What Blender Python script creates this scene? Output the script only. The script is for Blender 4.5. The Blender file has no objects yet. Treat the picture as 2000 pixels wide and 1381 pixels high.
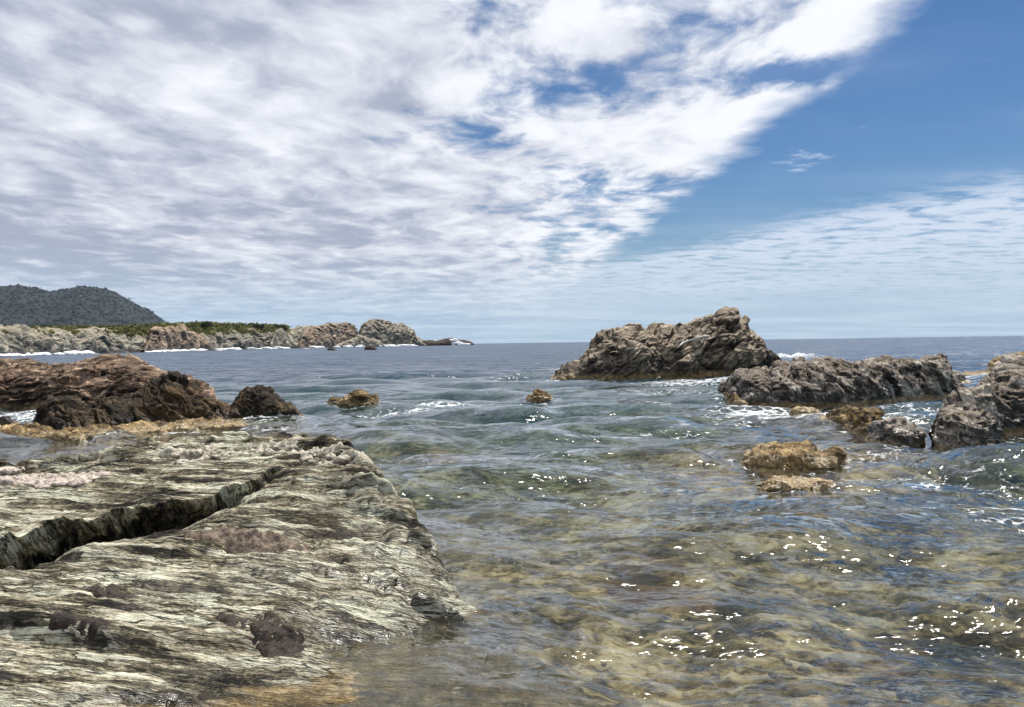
import bpy, math, random
import numpy as np
from mathutils import Matrix, Vector

# ------------------------------------------------------------------ camera, world, sun, exposure
scene = bpy.context.scene
W0, H0, FPX = 2000.0, 1381.0, 1600.0
EYE = 2.0
PITCH = -math.atan(21.0 / FPX)
ROLL = -math.atan(0.0143)
cam_data = bpy.data.cameras.new('camera')
cam = bpy.data.objects.new('camera', cam_data)
scene.collection.objects.link(cam)
scene.camera = cam
cam_data.sensor_width = 36.0
cam_data.lens = 36.0 * FPX / W0
cam_data.clip_start = 0.05
cam_data.clip_end = 30000.0
CAM_M = Matrix.Rotation(math.pi / 2 + PITCH, 4, 'X') @ Matrix.Rotation(ROLL, 4, 'Z')
cam.matrix_world = Matrix.Translation((0, 0, EYE)) @ CAM_M
CAM3 = np.array(CAM_M.to_3x3())

SUN_AZ = math.radians(36)      # measured from +Y (view direction) towards +X
SUN_EL = math.radians(58)
sun_dir = Vector((math.sin(SUN_AZ) * math.cos(SUN_EL), math.cos(SUN_AZ) * math.cos(SUN_EL), math.sin(SUN_EL)))
sun_data = bpy.data.lights.new('sun', 'SUN')
sun_data.energy = 5.0
sun_data.angle = math.radians(0.5)
sun_data.color = (1.0, 0.95, 0.87)
sun = bpy.data.objects.new('sun', sun_data)
scene.collection.objects.link(sun)
sun.rotation_euler = (-sun_dir).to_track_quat('-Z', 'Y').to_euler()
sun.location = (20, 20, 60)

scene.view_settings.view_transform = 'Standard'
scene.view_settings.look = 'None'
scene.view_settings.exposure = 0.28
scene.view_settings.gamma = 1.0
scene.render.engine = 'CYCLES'
cy = scene.cycles
cy.use_denoising = True
cy.use_adaptive_sampling = True
cy.adaptive_threshold = 0.02
cy.max_bounces = 6
cy.diffuse_bounces = 2
cy.glossy_bounces = 3
cy.transmission_bounces = 2
cy.transparent_max_bounces = 8
cy.volume_bounces = 0
cy.caustics_reflective = False
cy.caustics_refractive = False
cy.sample_clamp_direct = 6.0
cy.sample_clamp_indirect = 4.0


class Nodes:
    """terse node-tree writer; every method returns an output socket"""
    def __init__(self, tree):
        self.t = tree
        tree.nodes.clear()

    def link(self, v, sock):
        if isinstance(v, bpy.types.NodeSocket):
            self.t.links.new(v, sock)
        elif v is not None:
            if hasattr(sock.default_value, '__len__') and not hasattr(v, '__len__'):
                v = [v] * len(sock.default_value)
            if sock.type == 'RGBA' and len(v) == 3:
                v = (*v, 1.0)
            sock.default_value = v

    def node(self, kind, props=None, ins=None):
        n = self.t.nodes.new(kind)
        for k, v in (props or {}).items():
            setattr(n, k, v)
        for k, v in (ins or {}).items():
            self.link(v, n.inputs[k])
        return n

    def m(self, op, a, b=None, c=None, clamp=False):
        n = self.node('ShaderNodeMath', {'operation': op, 'use_clamp': clamp})
        for i, v in enumerate((a, b, c)):
            if v is not None:
                self.link(v, n.inputs[i])
        return n.outputs[0]

    def v(self, op, a, b=None, scale=None):
        n = self.node('ShaderNodeVectorMath', {'operation': op})
        self.link(a, n.inputs[0])
        if b is not None:
            self.link(b, n.inputs[1])
        if scale is not None:
            self.link(scale, n.inputs['Scale'])
        return n.outputs['Value' if op in ('DOT_PRODUCT', 'LENGTH', 'DISTANCE') else 'Vector']

    def sep(self, v):
        n = self.node('ShaderNodeSeparateXYZ', None, {0: v})
        return n.outputs[0], n.outputs[1], n.outputs[2]

    def comb(self, x, y, z):
        return self.node('ShaderNodeCombineXYZ', None, {0: x, 1: y, 2: z}).outputs[0]

    def noise(self, vec, scale=1.0, detail=4.0, rough=0.55, dist=0.0, color=False, lac=2.0):
        n = self.node('ShaderNodeTexNoise', {'normalize': True},
                      {'Vector': vec, 'Scale': scale, 'Detail': detail, 'Roughness': rough, 'Distortion': dist, 'Lacunarity': lac})
        return n.outputs['Color' if color else 'Fac']

    def voro(self, vec, scale, feature='F1', rnd=1.0):
        n = self.node('ShaderNodeTexVoronoi', {'feature': feature}, {'Vector': vec, 'Scale': scale, 'Randomness': rnd})
        return n.outputs['Distance']

    def smooth(self, x, a, b, lo=0.0, hi=1.0):
        n = self.node('ShaderNodeMapRange', {'interpolation_type': 'SMOOTHSTEP', 'clamp': True})
        for i, q in enumerate((x, a, b, lo, hi)):
            self.link(q, n.inputs[i])
        return n.outputs[0]

    def lin(self, x, a, b, lo=0.0, hi=1.0):
        n = self.node('ShaderNodeMapRange', {'interpolation_type': 'LINEAR', 'clamp': True})
        for i, q in enumerate((x, a, b, lo, hi)):
            self.link(q, n.inputs[i])
        return n.outputs[0]

    def mix(self, f, a, b, blend='MIX'):
        n = self.node('ShaderNodeMix', {'data_type': 'RGBA', 'blend_type': blend, 'clamp_factor': True})
        self.link(f, n.inputs['Factor'])
        self.link(a, n.inputs[6])
        self.link(b, n.inputs[7])
        return n.outputs[2]

    def ramp(self, f, stops):
        n = self.node('ShaderNodeValToRGB', None, {0: f})
        el = n.color_ramp.elements
        while len(el) < len(stops):
            el.new(0.5)
        for e, (p, c) in zip(el, stops):
            e.position = p
            e.color = (*c, 1.0) if len(c) == 3 else c
        return n.outputs[0]

    def shader_mix(self, f, a, b):
        n = self.node('ShaderNodeMixShader', None, {0: f})
        self.t.links.new(a, n.inputs[1])
        self.t.links.new(b, n.inputs[2])
        return n.outputs[0]


def pix_dir(px, py):
    d = CAM3 @ np.array(((px - W0 / 2) / FPX, (H0 / 2 - py) / FPX, -1.0))
    return d / np.linalg.norm(d)


SKY_OFF = 0.05


def sky_uv(px, py):
    d = pix_dir(px, py)
    return d[0] / (d[2] + SKY_OFF), d[1] / (d[2] + SKY_OFF)


def build_world():
    world = bpy.data.worlds.new('World')
    scene.world = world
    world.use_nodes = True
    N = Nodes(world.node_tree)
    sky = N.node('ShaderNodeTexSky', {'sky_type': 'NISHITA', 'sun_disc': False, 'sun_elevation': SUN_EL, 'sun_rotation': SUN_AZ,
                                      'altitude': 0.0, 'air_density': 1.0, 'dust_density': 0.35, 'ozone_density': 2.2}).outputs[0]
    blue = N.node('ShaderNodeHueSaturation', None, {'Hue': 0.5, 'Saturation': 1.3, 'Value': 0.52, 'Color': sky}).outputs[0]
    blue = N.mix(1.0, blue, (0.92, 1.0, 1.12), 'MULTIPLY')
    g = N.node('ShaderNodeTexCoord').outputs['Generated']
    x, y, z = N.sep(g)
    zc = N.m('ADD', N.m('MAXIMUM', z, 0.0), SKY_OFF)
    u = N.m('DIVIDE', x, zc)
    v = N.m('DIVIDE', y, zc)
    uv = N.comb(u, v, 0.0)

    def blob(px, py, rx, ry, amt):
        """soft ellipse in the cloud plane round the sky point seen at a pixel"""
        cu, cv = sky_uv(px, py)
        du = N.m('DIVIDE', N.m('SUBTRACT', u, cu), rx)
        dv = N.m('DIVIDE', N.m('SUBTRACT', v, cv), ry)
        r2 = N.m('ADD', N.m('MULTIPLY', du, du), N.m('MULTIPLY', dv, dv))
        return N.m('MULTIPLY', N.m('POWER', 2.718, N.m('MULTIPLY', r2, -1.0)), amt)

    # ---- main altocumulus sheet, its straight edge running away from the viewer
    warp = N.v('SCALE', N.v('SUBTRACT', N.noise(uv, 1.3, 3, 0.5, color=True), (0.5, 0.5, 0.5)), scale=0.45)
    uvw = N.v('ADD', uv, warp)
    big = N.noise(uvw, 0.9, 3.0, 0.5)
    cell = N.noise(N.v('MULTIPLY', uvw, (1.05, 0.62, 1.0)), 4.0, 7.0, 0.60)
    fine = N.noise(uvw, 9.0, 4.0, 0.55)
    en = N.noise(uv, 2.6, 6.0, 0.58)
    edge_u = N.m('ADD', N.m('ADD', N.m('MULTIPLY', v, -0.062), 1.27), N.m('MULTIPLY', N.m('SUBTRACT', en, 0.5), 0.42))
    inside = N.smooth(N.m('SUBTRACT', edge_u, u), -0.02, 0.22)
    left = N.smooth(u, 0.55, -0.75)                     # thicker towards -X
    cov = N.m('ADD', 0.12, N.m('MULTIPLY', left, 0.34))
    cov = N.m('ADD', cov, N.m('MULTIPLY', N.m('SUBTRACT', big, 0.5), 0.35))
    for b in ((880, 262, .30, .30, -.42), (1060, 175, .28, .22, -.36), (950, 120, .22, .2, -.22), (1560, 145, .2, .18, -.50),
              (1250, 90, .3, .14, -.12), (880, 5, .14, .2, -.3), (1420, 60, .2, .1, -.18), (1180, 345, .3, .4, -.14), (1330, 200, .2, .2, -.12),
              (1640, 50, .22, .24, .4), (1190, 85, .12, .13, .38), (1450, 265, .35, .5, .30), (1560, 185, .22, .2, .12), (1250, 300, .35, .5, .18),
              (1120, 260, .2, .2, .14), (650, 60, .2, .2, .12), (520, 120, .6, .4, .2)):
        cov = N.m('ADD', cov, blob(*b[:4], b[4] * (0.62 if b[4] < 0 else 1.0)))
    dens = N.m('ADD', N.m('ADD', N.m('MULTIPLY', cell, 1.1), N.m('MULTIPLY', fine, 0.34)), cov)
    a_main = N.m('MULTIPLY', N.smooth(dens, 0.60, 0.98), inside)
    # brightness: dense bellies on the left are grey, thin rims white
    shade = N.noise(N.v('MULTIPLY', N.v('ADD', uvw, (3.1, 1.7, 0.0)), (0.9, 0.65, 1.0)), 2.3, 6.0, 0.54)
    gre = N.m('ADD', N.m('MULTIPLY', N.m('SUBTRACT', shade, 0.5), 1.7), N.m('MULTIPLY', N.m('SUBTRACT', cell, 0.5), -1.9))
    gre = N.m('ADD', gre, N.m('MULTIPLY', left, 0.34))
    for b in ((120, 165, .2, .3, .22), (400, 410, .5, .7, .2), (60, 480, 1.0, 2.0, .45), (620, 460, .5, 1.0, .18), (380, 30, .3, .2, .15), (580, 60, .15, .15, .2),
              (270, 45, .07, .06, -.6), (340, 210, .14, .15, -.35), (240, 410, .3, .4, -.35), (440, 490, .3, .7, -.35), (640, 40, .12, .15, -.4),
              (550, 290, .4, .5, -.15), (700, 250, .3, .3, -.12), (100, 270, .3, .3, -.15), (1640, 60, .25, .3, -.3), (1190, 90, .15, .2, -.2), (1450, 260, .4, .6, -.2)):
        gre = N.m('ADD', gre, blob(*b))
    greyness = N.smooth(gre, -0.35, 0.85)
    c_main = N.ramp(greyness, [(0.0, (8.0, 8.2, 8.7)), (0.35, (6.4, 6.65, 7.3)), (0.7, (4.9, 5.2, 6.1)), (1.0, (3.3, 3.7, 4.7))])
    # ---- thin high mackerel sheet right of the edge and low down
    m2 = N.noise(N.v('MULTIPLY', uvw, (0.8, 1.1, 1.0)), 5.5, 6.0, 0.62)
    m2b = N.noise(uvw, 0.8, 3.0, 0.5)
    line = N.m('ADD', N.m('ADD', v, N.m('MULTIPLY', u, 1.35)), N.m('MULTIPLY', N.m('SUBTRACT', m2b, 0.5), 2.2))
    u1, v1 = sky_uv(2000, 330)
    u2, v2 = sky_uv(1260, 490)
    k = (v2 - v1) / (u1 - u2)
    line = N.m('ADD', N.m('ADD', v, N.m('MULTIPLY', u, k)), N.m('MULTIPLY', N.m('SUBTRACT', m2b, 0.5), 1.6))
    L0 = v1 + k * u1
    in2 = N.smooth(line, L0 - 0.5, L0 + 1.1)
    a_thin = N.m('MULTIPLY', N.smooth(N.m('ADD', m2, N.m('MULTIPLY', in2, 0.10)), 0.40, 0.66), N.m('MULTIPLY', in2, 0.85))
    # few torn scraps beside the edge
    scr = N.m('ADD', blob(1560, 320, .16, .25, .30), blob(1690, 250, .1, .1, .2))
    scr = N.m('ADD', scr, blob(1930, 120, .1, .06, .22))
    a_scr = N.m('MULTIPLY', N.smooth(N.m('ADD', N.noise(uv, 6.0, 6.0, 0.6), scr), 0.70, 0.98), 0.8)
    veil = N.m('MULTIPLY', N.smooth(N.noise(N.v('MULTIPLY', uv, (0.5, 1.2, 1.0)), 0.9, 4.0, 0.5), 0.40, 0.75), 0.16)
    col = N.mix(veil, blue, (5.6, 6.4, 7.8))
    col = N.mix(a_scr, col, (6.2, 6.9, 8.2))
    col = N.mix(a_thin, col, (6.2, 6.8, 7.9))
    col = N.mix(a_main, col, c_main)
    # ---- pale air near the horizon
    hz = N.smooth(z, 0.125, 0.005)
    streak = N.noise(N.v('MULTIPLY', uv, (0.35, 0.6, 1.0)), 1.1, 4.0, 0.55)
    hcol = N.mix(N.smooth(streak, 0.35, 0.7), (3.3, 4.6, 5.9), (4.7, 5.8, 6.8))
    col = N.mix(N.m('MULTIPLY', hz, 0.88), col, hcol)
    bg = N.node('ShaderNodeBackground', None, {'Color': col, 'Strength': 0.1})
    out = N.node('ShaderNodeOutputWorld')
    N.t.links.new(bg.outputs[0], out.inputs['Surface'])
    world.cycles.sampling_method = 'MANUAL'
    world.cycles.sample_map_resolution = 1024


build_world()

# ------------------------------------------------------------------ noise in numpy
rng = np.random.default_rng(7)
_perm = rng.permutation(256).astype(np.int32)
_perm = np.concatenate([_perm, _perm, _perm])
_grad = rng.normal(size=(256, 3))
_grad = (_grad / np.linalg.norm(_grad, axis=1)[:, None]).astype(np.float32)


def pnoise(P):
    P = np.asarray(P, dtype=np.float32)
    i = np.floor(P).astype(np.int32)
    f = P - i
    i &= 255
    u = f * f * f * (f * (f * 6 - 15) + 10)
    out = 0
    for dx in (0, 1):
        wx = u[:, 0] if dx else 1 - u[:, 0]
        a = _perm[i[:, 0] + dx]
        for dy in (0, 1):
            wy = u[:, 1] if dy else 1 - u[:, 1]
            b = _perm[a + i[:, 1] + dy]
            for dz in (0, 1):
                wz = u[:, 2] if dz else 1 - u[:, 2]
                g = _grad[_perm[b + i[:, 2] + dz]]
                out = out + wx * wy * wz * (g[:, 0] * (f[:, 0] - dx) + g[:, 1] * (f[:, 1] - dy) + g[:, 2] * (f[:, 2] - dz))
    return out * 1.6


def fbm(P, octaves=4, gain=0.5, ridged=False, billow=False, lac=2.03):
    P = np.asarray(P, dtype=np.float32)
    amp, tot, s = 1.0, 0.0, 0.0
    for o in range(octaves):
        n = pnoise(P + 17.3 * o)
        if ridged:
            n = 1 - 2 * np.abs(n)
        elif billow:
            n = 2 * np.abs(n) - 0.5
        s = s + n * amp
        tot += amp
        amp *= gain
        P = P * lac
    return s / tot


_jit = rng.random((256, 3)).astype(np.float32)
_cellv = rng.random(256).astype(np.float32)


_tilt = rng.normal(size=(256, 3)).astype(np.float32)


def blocks(P, crack=0.35, tilt=0.75):
    """broken-block relief about -1..1: every cell is a tilted facet at its own level, joints are cut in"""
    P = np.asarray(P, dtype=np.float32)
    i = np.floor(P).astype(np.int32)
    f = P - i
    f1 = np.full(len(P), 9.0, np.float32)
    f2 = f1.copy()
    val = np.zeros(len(P), np.float32)
    for dx in (-1, 0, 1):
        hx = _perm[(i[:, 0] + dx) & 255]
        for dy in (-1, 0, 1):
            hy = _perm[(hx + i[:, 1] + dy) & 255]
            for dz in (-1, 0, 1):
                h = _perm[(hy + i[:, 2] + dz) & 255]
                j = _jit[h]
                e0, e1, e2 = j[:, 0] + dx - f[:, 0], j[:, 1] + dy - f[:, 1], j[:, 2] + dz - f[:, 2]
                d = e0 * e0 + e1 * e1 + e2 * e2
                nearer = d < f1
                f2 = np.where(nearer, f1, np.minimum(f2, d))
                t = _tilt[h]
                val = np.where(nearer, (_cellv[h] - 0.5) * 1.5 + tilt * (t[:, 0] * e0 + t[:, 1] * e1 + t[:, 2] * e2), val)
                f1 = np.where(nearer, d, f1)
    return val - crack * np.exp(-((np.sqrt(f2) - np.sqrt(f1)) / 0.08) ** 2)


def sstep(x, a, b):
    t = np.clip((x - a) / (b - a), 0, 1)
    return t * t * (3 - 2 * t)


def frame(n):
    n = np.array(n, float)
    n /= np.linalg.norm(n)
    a = np.array((0, 0, 1.0)) if abs(n[2]) < 0.9 else np.array((1.0, 0, 0))
    t1 = np.cross(a, n)
    t1 /= np.linalg.norm(t1)
    return t1, np.cross(n, t1), n


# ------------------------------------------------------------------ mesh helpers
def ground(px, py, z=0.0):
    d = pix_dir(px, py)
    t = (z - EYE) / d[2]
    return np.array((d[0] * t, d[1] * t, z))


def make_object(name, V, F, mat, label=None, cat=None, group=None, kind=None, parent=None, smooth=True, origin=None, attrs=None):
    V = np.asarray(V, dtype=np.float32)
    if origin is None:
        origin = (0.5 * (V[:, 0].min() + V[:, 0].max()), 0.5 * (V[:, 1].min() + V[:, 1].max()), float(V[:, 2].min()))
    origin = np.array(origin, dtype=np.float32)
    me = bpy.data.meshes.new(name)
    F = np.asarray(F, dtype=np.int32)
    k = F.shape[1]
    me.vertices.add(len(V))
    me.vertices.foreach_set('co', (V - origin).ravel())
    me.loops.add(F.size)
    me.loops.foreach_set('vertex_index', F.ravel())
    me.polygons.add(len(F))
    me.polygons.foreach_set('loop_start', np.arange(0, F.size, k, dtype=np.int32))
    me.polygons.foreach_set('use_smooth', np.full(len(F), smooth, dtype=bool))
    me.update(calc_edges=True)
    for an, av in (attrs or {}).items():
        at = me.attributes.new(an, 'FLOAT', 'POINT')
        at.data.foreach_set('value', np.asarray(av, dtype=np.float32))
    me.materials.append(mat)
    ob = bpy.data.objects.new(name, me)
    scene.collection.objects.link(ob)
    if parent is not None:
        ob.parent = parent
        ob.location = Vector(origin.tolist()) - parent.location
    else:
        ob.location = origin.tolist()
    for key, val in (('label', label), ('category', cat), ('group', group), ('kind', kind)):
        if val:
            ob[key] = val
    return ob


def grid_faces(nr, nc, wrap=False, flip=False):
    r = np.arange(nr - 1)[:, None]
    c = np.arange(nc if wrap else nc - 1)[None, :]
    a = r * nc + c
    b = r * nc + (c + 1) % nc
    F = np.stack([a, b, b + nc, a + nc], -1).reshape(-1, 4)
    return F[:, ::-1] if flip else F


def grid_normals(G):
    du = np.gradient(G, axis=1)
    dv = np.gradient(G, axis=0)
    n = np.cross(du, dv)
    n /= np.linalg.norm(n, axis=2, keepdims=True) + 1e-9
    return n


# ------------------------------------------------------------------ materials
def new_mat(name):
    m = bpy.data.materials.new(name)
    m.use_nodes = True
    return m, Nodes(m.node_tree)


def rock_material(name, scale=1.0, n=(0.1, 0.6, 0.8), aniso=5.0, light=(0.42, 0.40, 0.31), mid=(0.2, 0.18, 0.13), dark=(0.03, 0.028, 0.024),
                  balance=0.5, stain=(0.12, 0.075, 0.045), stain_amt=0.4, top=None, top_amt=0.0, crust=(0.42, 0.29, 0.13), crust_h=0.22, crust_amt=0.8,
                  wet_h=0.25, wet_dark=0.55, bump=0.6, contrast=1.0, black_h=None, spots=0.0, fine=30.0, warp_amt=0.35, crack=0.8, plate=1.0, wet_patch=0.0):
    """layered rock: anisotropic banding along plane normal n, stains, tidal crust near the water, wet gloss low down"""
    m, N = new_mat(name)
    geo = N.node('ShaderNodeNewGeometry')
    P = geo.outputs['Position']
    t1, t2, nn = frame(n)
    warp = N.v('SCALE', N.v('SUBTRACT', N.noise(P, 1.1 * scale, 3, 0.5, color=True), (0.5, 0.5, 0.5)), scale=warp_amt / scale)
    Q = N.v('ADD', P, warp)
    A = N.comb(N.v('DOT_PRODUCT', Q, tuple(t1)), N.v('DOT_PRODUCT', Q, tuple(t2)), N.m('MULTIPLY', N.v('DOT_PRODUCT', Q, tuple(nn)), aniso))
    band = N.noise(A, 1.6 * scale, 7.0, 0.66)
    band2 = N.noise(A, 6.5 * scale, 4.0, 0.68)
    blot = N.noise(P, 1.15 * scale, 5.0, 0.6)
    fineN = N.noise(P, fine * scale, 3.0, 0.65)
    jag = N.v('ADD', A, N.v('SCALE', N.v('SUBTRACT', N.noise(A, 3.0 * scale, 3.0, 0.6, color=True), (0.5, 0.5, 0.5)), scale=0.55 / scale))
    seam = N.smooth(N.m('ABSOLUTE', N.m('SUBTRACT', N.noise(A, 4.2 * scale, 5.0, 0.6), 0.5)), 0.028, 0.004)
    seam = N.m('MULTIPLY', seam, N.smooth(N.noise(P, 2.6 * scale, 3.0, 0.6), 0.40, 0.58))
    vs = 2.3 * scale * plate
    tone = N.sep(N.node('ShaderNodeTexVoronoi', {'feature': 'F1'}, {'Vector': jag, 'Scale': vs}).outputs['Color'])[0]
    gap = N.smooth(N.voro(jag, vs, 'DISTANCE_TO_EDGE'), 0.055, 0.0)
    gap2 = N.smooth(N.voro(jag, vs * 3.1, 'DISTANCE_TO_EDGE'), 0.10, 0.0)
    gap = N.m('MAXIMUM', N.m('MULTIPLY', gap, N.smooth(blot, 0.40, 0.56)), N.m('MULTIPLY', N.m('MULTIPLY', gap2, 0.75), N.smooth(band, 0.56, 0.42)))
    gap = N.m('MAXIMUM', gap, seam)
    f = N.m('ADD', N.m('MULTIPLY', band, 0.8), N.m('MULTIPLY', band2, 0.5))
    f = N.m('ADD', f, N.m('MULTIPLY', fineN, 0.32))
    f = N.m('ADD', f, N.m('MULTIPLY', N.m('SUBTRACT', blot, 0.25), 0.9))
    f = N.m('ADD', f, N.m('MULTIPLY', N.m('SUBTRACT', tone, 0.5), 0.22))
    f = N.m('ADD', N.m('MULTIPLY', N.m('SUBTRACT', f, 1.06), 1.75 * contrast), balance)
    col = N.ramp(f, [(0.0, dark), (0.34, tuple(0.5 * (a + b) for a, b in zip(dark, mid))), (0.52, mid), (0.78, light), (1.0, tuple(min(0.8, c * 1.35) for c in light))])
    col = N.mix(N.m('MULTIPLY', gap, crack), col, dark)
    st = N.smooth(N.noise(P, 0.9 * scale, 5.0, 0.62, 0.4), 0.50, 0.66)
    col = N.mix(N.m('MULTIPLY', st, stain_amt), col, N.mix(fineN, tuple(0.45 * c for c in stain), tuple(1.5 * c for c in stain)))
    px_, py_, pz = N.sep(P)
    nz = N.sep(geo.outputs['Normal'])[2]
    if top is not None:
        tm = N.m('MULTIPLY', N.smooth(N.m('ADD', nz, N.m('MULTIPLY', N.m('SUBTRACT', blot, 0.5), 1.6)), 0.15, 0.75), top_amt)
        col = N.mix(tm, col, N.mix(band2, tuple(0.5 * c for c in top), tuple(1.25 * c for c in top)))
    if spots:
        sp = N.m('MULTIPLY', N.smooth(N.voro(P, 7.0 * scale), 0.22, 0.08), spots)
        sp = N.m('MULTIPLY', sp, N.smooth(N.noise(P, 2.0 * scale, 3), 0.45, 0.6))
        col = N.mix(sp, col, (0.50, 0.47, 0.40))
    zn = N.m('ADD', pz, N.m('MULTIPLY', N.m('SUBTRACT', N.noise(P, 2.2 * min(scale, 1.5), 6.0, 0.65), 0.5), 1.1 * crust_h + 0.02))
    wet = N.smooth(zn, wet_h, wet_h * 0.35)
    if wet_patch:
        wet = N.m('MAXIMUM', wet, N.m('MULTIPLY', N.smooth(N.noise(P, 1.1, 3.0, 0.6), 0.50, 0.60), N.smooth(pz, wet_patch, wet_patch * 0.6)))
    if black_h:
        bk = N.smooth(zn, black_h, black_h * 0.55)
        col = N.mix(N.m('MULTIPLY', bk, 0.62), col, N.mix(fineN, (0.012, 0.011, 0.010), (0.075, 0.065, 0.05)))
    col = N.mix(N.m('MULTIPLY', wet, wet_dark), col, N.mix(1.0, col, (0.42, 0.40, 0.36), 'MULTIPLY'))
    if crust_amt:
        cm = N.smooth(zn, crust_h, crust_h * 0.55)
        lumps = N.noise(P, 9.0 * min(scale, 1.5), 6.0, 0.7)
        ccol = N.ramp(lumps, [(0.28, tuple(0.10 * c for c in crust)), (0.45, tuple(0.6 * c for c in crust)), (0.58, crust), (0.75, tuple(min(0.75, 1.5 * c) for c in crust))])
        col = N.mix(N.m('MULTIPLY', cm, crust_amt), col, ccol)
    rough = N.m('ADD', N.m('MULTIPLY', wet, -0.52), N.m('ADD', 0.82, N.m('MULTIPLY', N.m('SUBTRACT', fineN, 0.5), 0.3)))
    hgt = N.m('ADD', N.m('ADD', N.m('MULTIPLY', band, 0.7), N.m('MULTIPLY', band2, 0.35)), N.m('MULTIPLY', fineN, 0.12))
    hgt = N.m('ADD', hgt, N.m('MULTIPLY', blot, 0.25))
    hgt = N.m('ADD', hgt, N.m('SUBTRACT', N.m('MULTIPLY', tone, 0.22), N.m('MULTIPLY', gap, 0.35)))
    bp = N.node('ShaderNodeBump', None, {'Strength': bump, 'Distance': 0.16 / scale, 'Height': hgt}).outputs[0]
    b = N.node('ShaderNodeBsdfPrincipled', None, {'Base Color': col, 'Roughness': rough, 'Normal': bp, 'Specular IOR Level': N.m('ADD', 0.25, N.m('MULTIPLY', wet, 0.35))})
    out = N.node('ShaderNodeOutputMaterial')
    N.t.links.new(b.outputs[0], out.inputs['Surface'])
    return m


def plain_material(name, c1, c2, scale=8.0, rough=0.9, bump=0.3, spec=0.3, detail=6.0, dist=0.02):
    m, N = new_mat(name)
    P = N.node('ShaderNodeNewGeometry').outputs['Position']
    n = N.noise(P, scale, detail, 0.65)
    col = N.mix(N.smooth(n, 0.3, 0.7), c1, c2)
    bp = N.node('ShaderNodeBump', None, {'Strength': bump, 'Distance': dist, 'Height': n}).outputs[0]
    b = N.node('ShaderNodeBsdfPrincipled', None, {'Base Color': col, 'Roughness': rough, 'Normal': bp, 'Specular IOR Level': spec})
    out = N.node('ShaderNodeOutputMaterial')
    N.t.links.new(b.outputs[0], out.inputs['Surface'])
    return m


MAT = {}
MAT['slab'] = rock_material('layered_slab_rock', 1.0, (0.05, 0.74, 0.67), 7.0, (0.66, 0.60, 0.455), (0.35, 0.31, 0.20), (0.012, 0.010, 0.007), 0.68,
                            (0.07, 0.06, 0.034), 0.5, crust=(0.46, 0.32, 0.13), crust_h=0.06, crust_amt=0.7, wet_h=0.20, wet_dark=0.35, bump=0.95, fine=34.0,
                            warp_amt=0.12, crack=0.97, plate=0.9, contrast=1.9, wet_patch=0.62)
MAT['tan'] = rock_material('brown_layered_rock', 0.8, (-0.25, 0.3, 0.92), 5.0, (0.50, 0.36, 0.25), (0.22, 0.135, 0.085), (0.018, 0.012, 0.008), 0.52,
                           (0.16, 0.08, 0.05), 0.45, top=(0.48, 0.35, 0.25), top_amt=0.3, crust=(0.46, 0.33, 0.16), crust_h=0.28, wet_h=0.3, bump=0.8, contrast=1.5)
MAT['dark'] = rock_material('dark_brown_rock', 0.9, (0.55, 0.2, 0.8), 4.0, (0.15, 0.10, 0.052), (0.05, 0.033, 0.018), (0.009, 0.007, 0.005), 0.47,
                            (0.11, 0.06, 0.02), 0.35, crust=(0.46, 0.32, 0.14), crust_h=0.24, wet_h=0.45, bump=0.65)
MAT['big'] = rock_material('grey_brown_rock', 0.62, (-0.52, 0.1, 0.85), 4.0, (0.48, 0.40, 0.29), (0.20, 0.158, 0.11), (0.014, 0.012, 0.010), 0.49,
                           (0.06, 0.045, 0.03), 0.45, top=(0.55, 0.45, 0.33), top_amt=0.55, crust=(0.42, 0.29, 0.11), crust_h=0.40, wet_h=0.5, bump=0.65, black_h=1.2, contrast=1.4)
MAT['black'] = rock_material('dark_grey_rock', 0.85, (0.8, 0.1, 0.55), 2.6, (0.46, 0.44, 0.38), (0.12, 0.115, 0.10), (0.010, 0.009, 0.008), 0.47,
                             (0.055, 0.048, 0.03), 0.4, top=(0.46, 0.36, 0.27), top_amt=0.4, crust=(0.46, 0.34, 0.17), crust_h=0.17, wet_h=0.7, wet_dark=0.3, bump=0.65, spots=0.5, contrast=1.35)
MAT['ochre'] = rock_material('ochre_crusted_rock', 1.2, (0.2, 0.1, 0.9), 2.0, (0.50, 0.37, 0.19), (0.30, 0.2, 0.085), (0.03, 0.022, 0.012), 0.52,
                             (0.05, 0.04, 0.025), 0.5, crust=(0.48, 0.34, 0.15), crust_h=0.2, wet_h=0.25, bump=0.65)
MAT['cliff'] = rock_material('grey_cliff_rock', 0.12, (-0.5, 0.2, 0.84), 3.0, (0.38, 0.355, 0.29), (0.175, 0.165, 0.135), (0.03, 0.027, 0.022), 0.54,
                             (0.15, 0.12, 0.09), 0.3, top=(0.46, 0.40, 0.28), top_amt=0.5, crust=(0.09, 0.075, 0.055), crust_h=1.8, crust_amt=0.85, wet_h=2.2, bump=0.45, fine=20.0, crack=0.5, plate=0.7)
MAT['cliff_pink'] = rock_material('pinkish_cliff_rock', 0.12, (-0.4, 0.2, 0.88), 3.5, (0.38, 0.30, 0.235), (0.175, 0.137, 0.107), (0.03, 0.025, 0.02), 0.54,
                                  (0.16, 0.10, 0.07), 0.4, top=(0.50, 0.36, 0.23), top_amt=0.5, crust=(0.09, 0.075, 0.055), crust_h=1.8, crust_amt=0.85, wet_h=2.2, bump=0.45, fine=20.0, crack=0.5, plate=0.7)
MAT['quartz'] = plain_material('white_quartz', (0.42, 0.40, 0.36), (0.72, 0.70, 0.65), 6.0)
MAT['pale_crust'] = plain_material('pale_knobbly_crust', (0.10, 0.085, 0.06), (0.64, 0.59, 0.48), 20.0, 0.9, 0.9)
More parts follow.
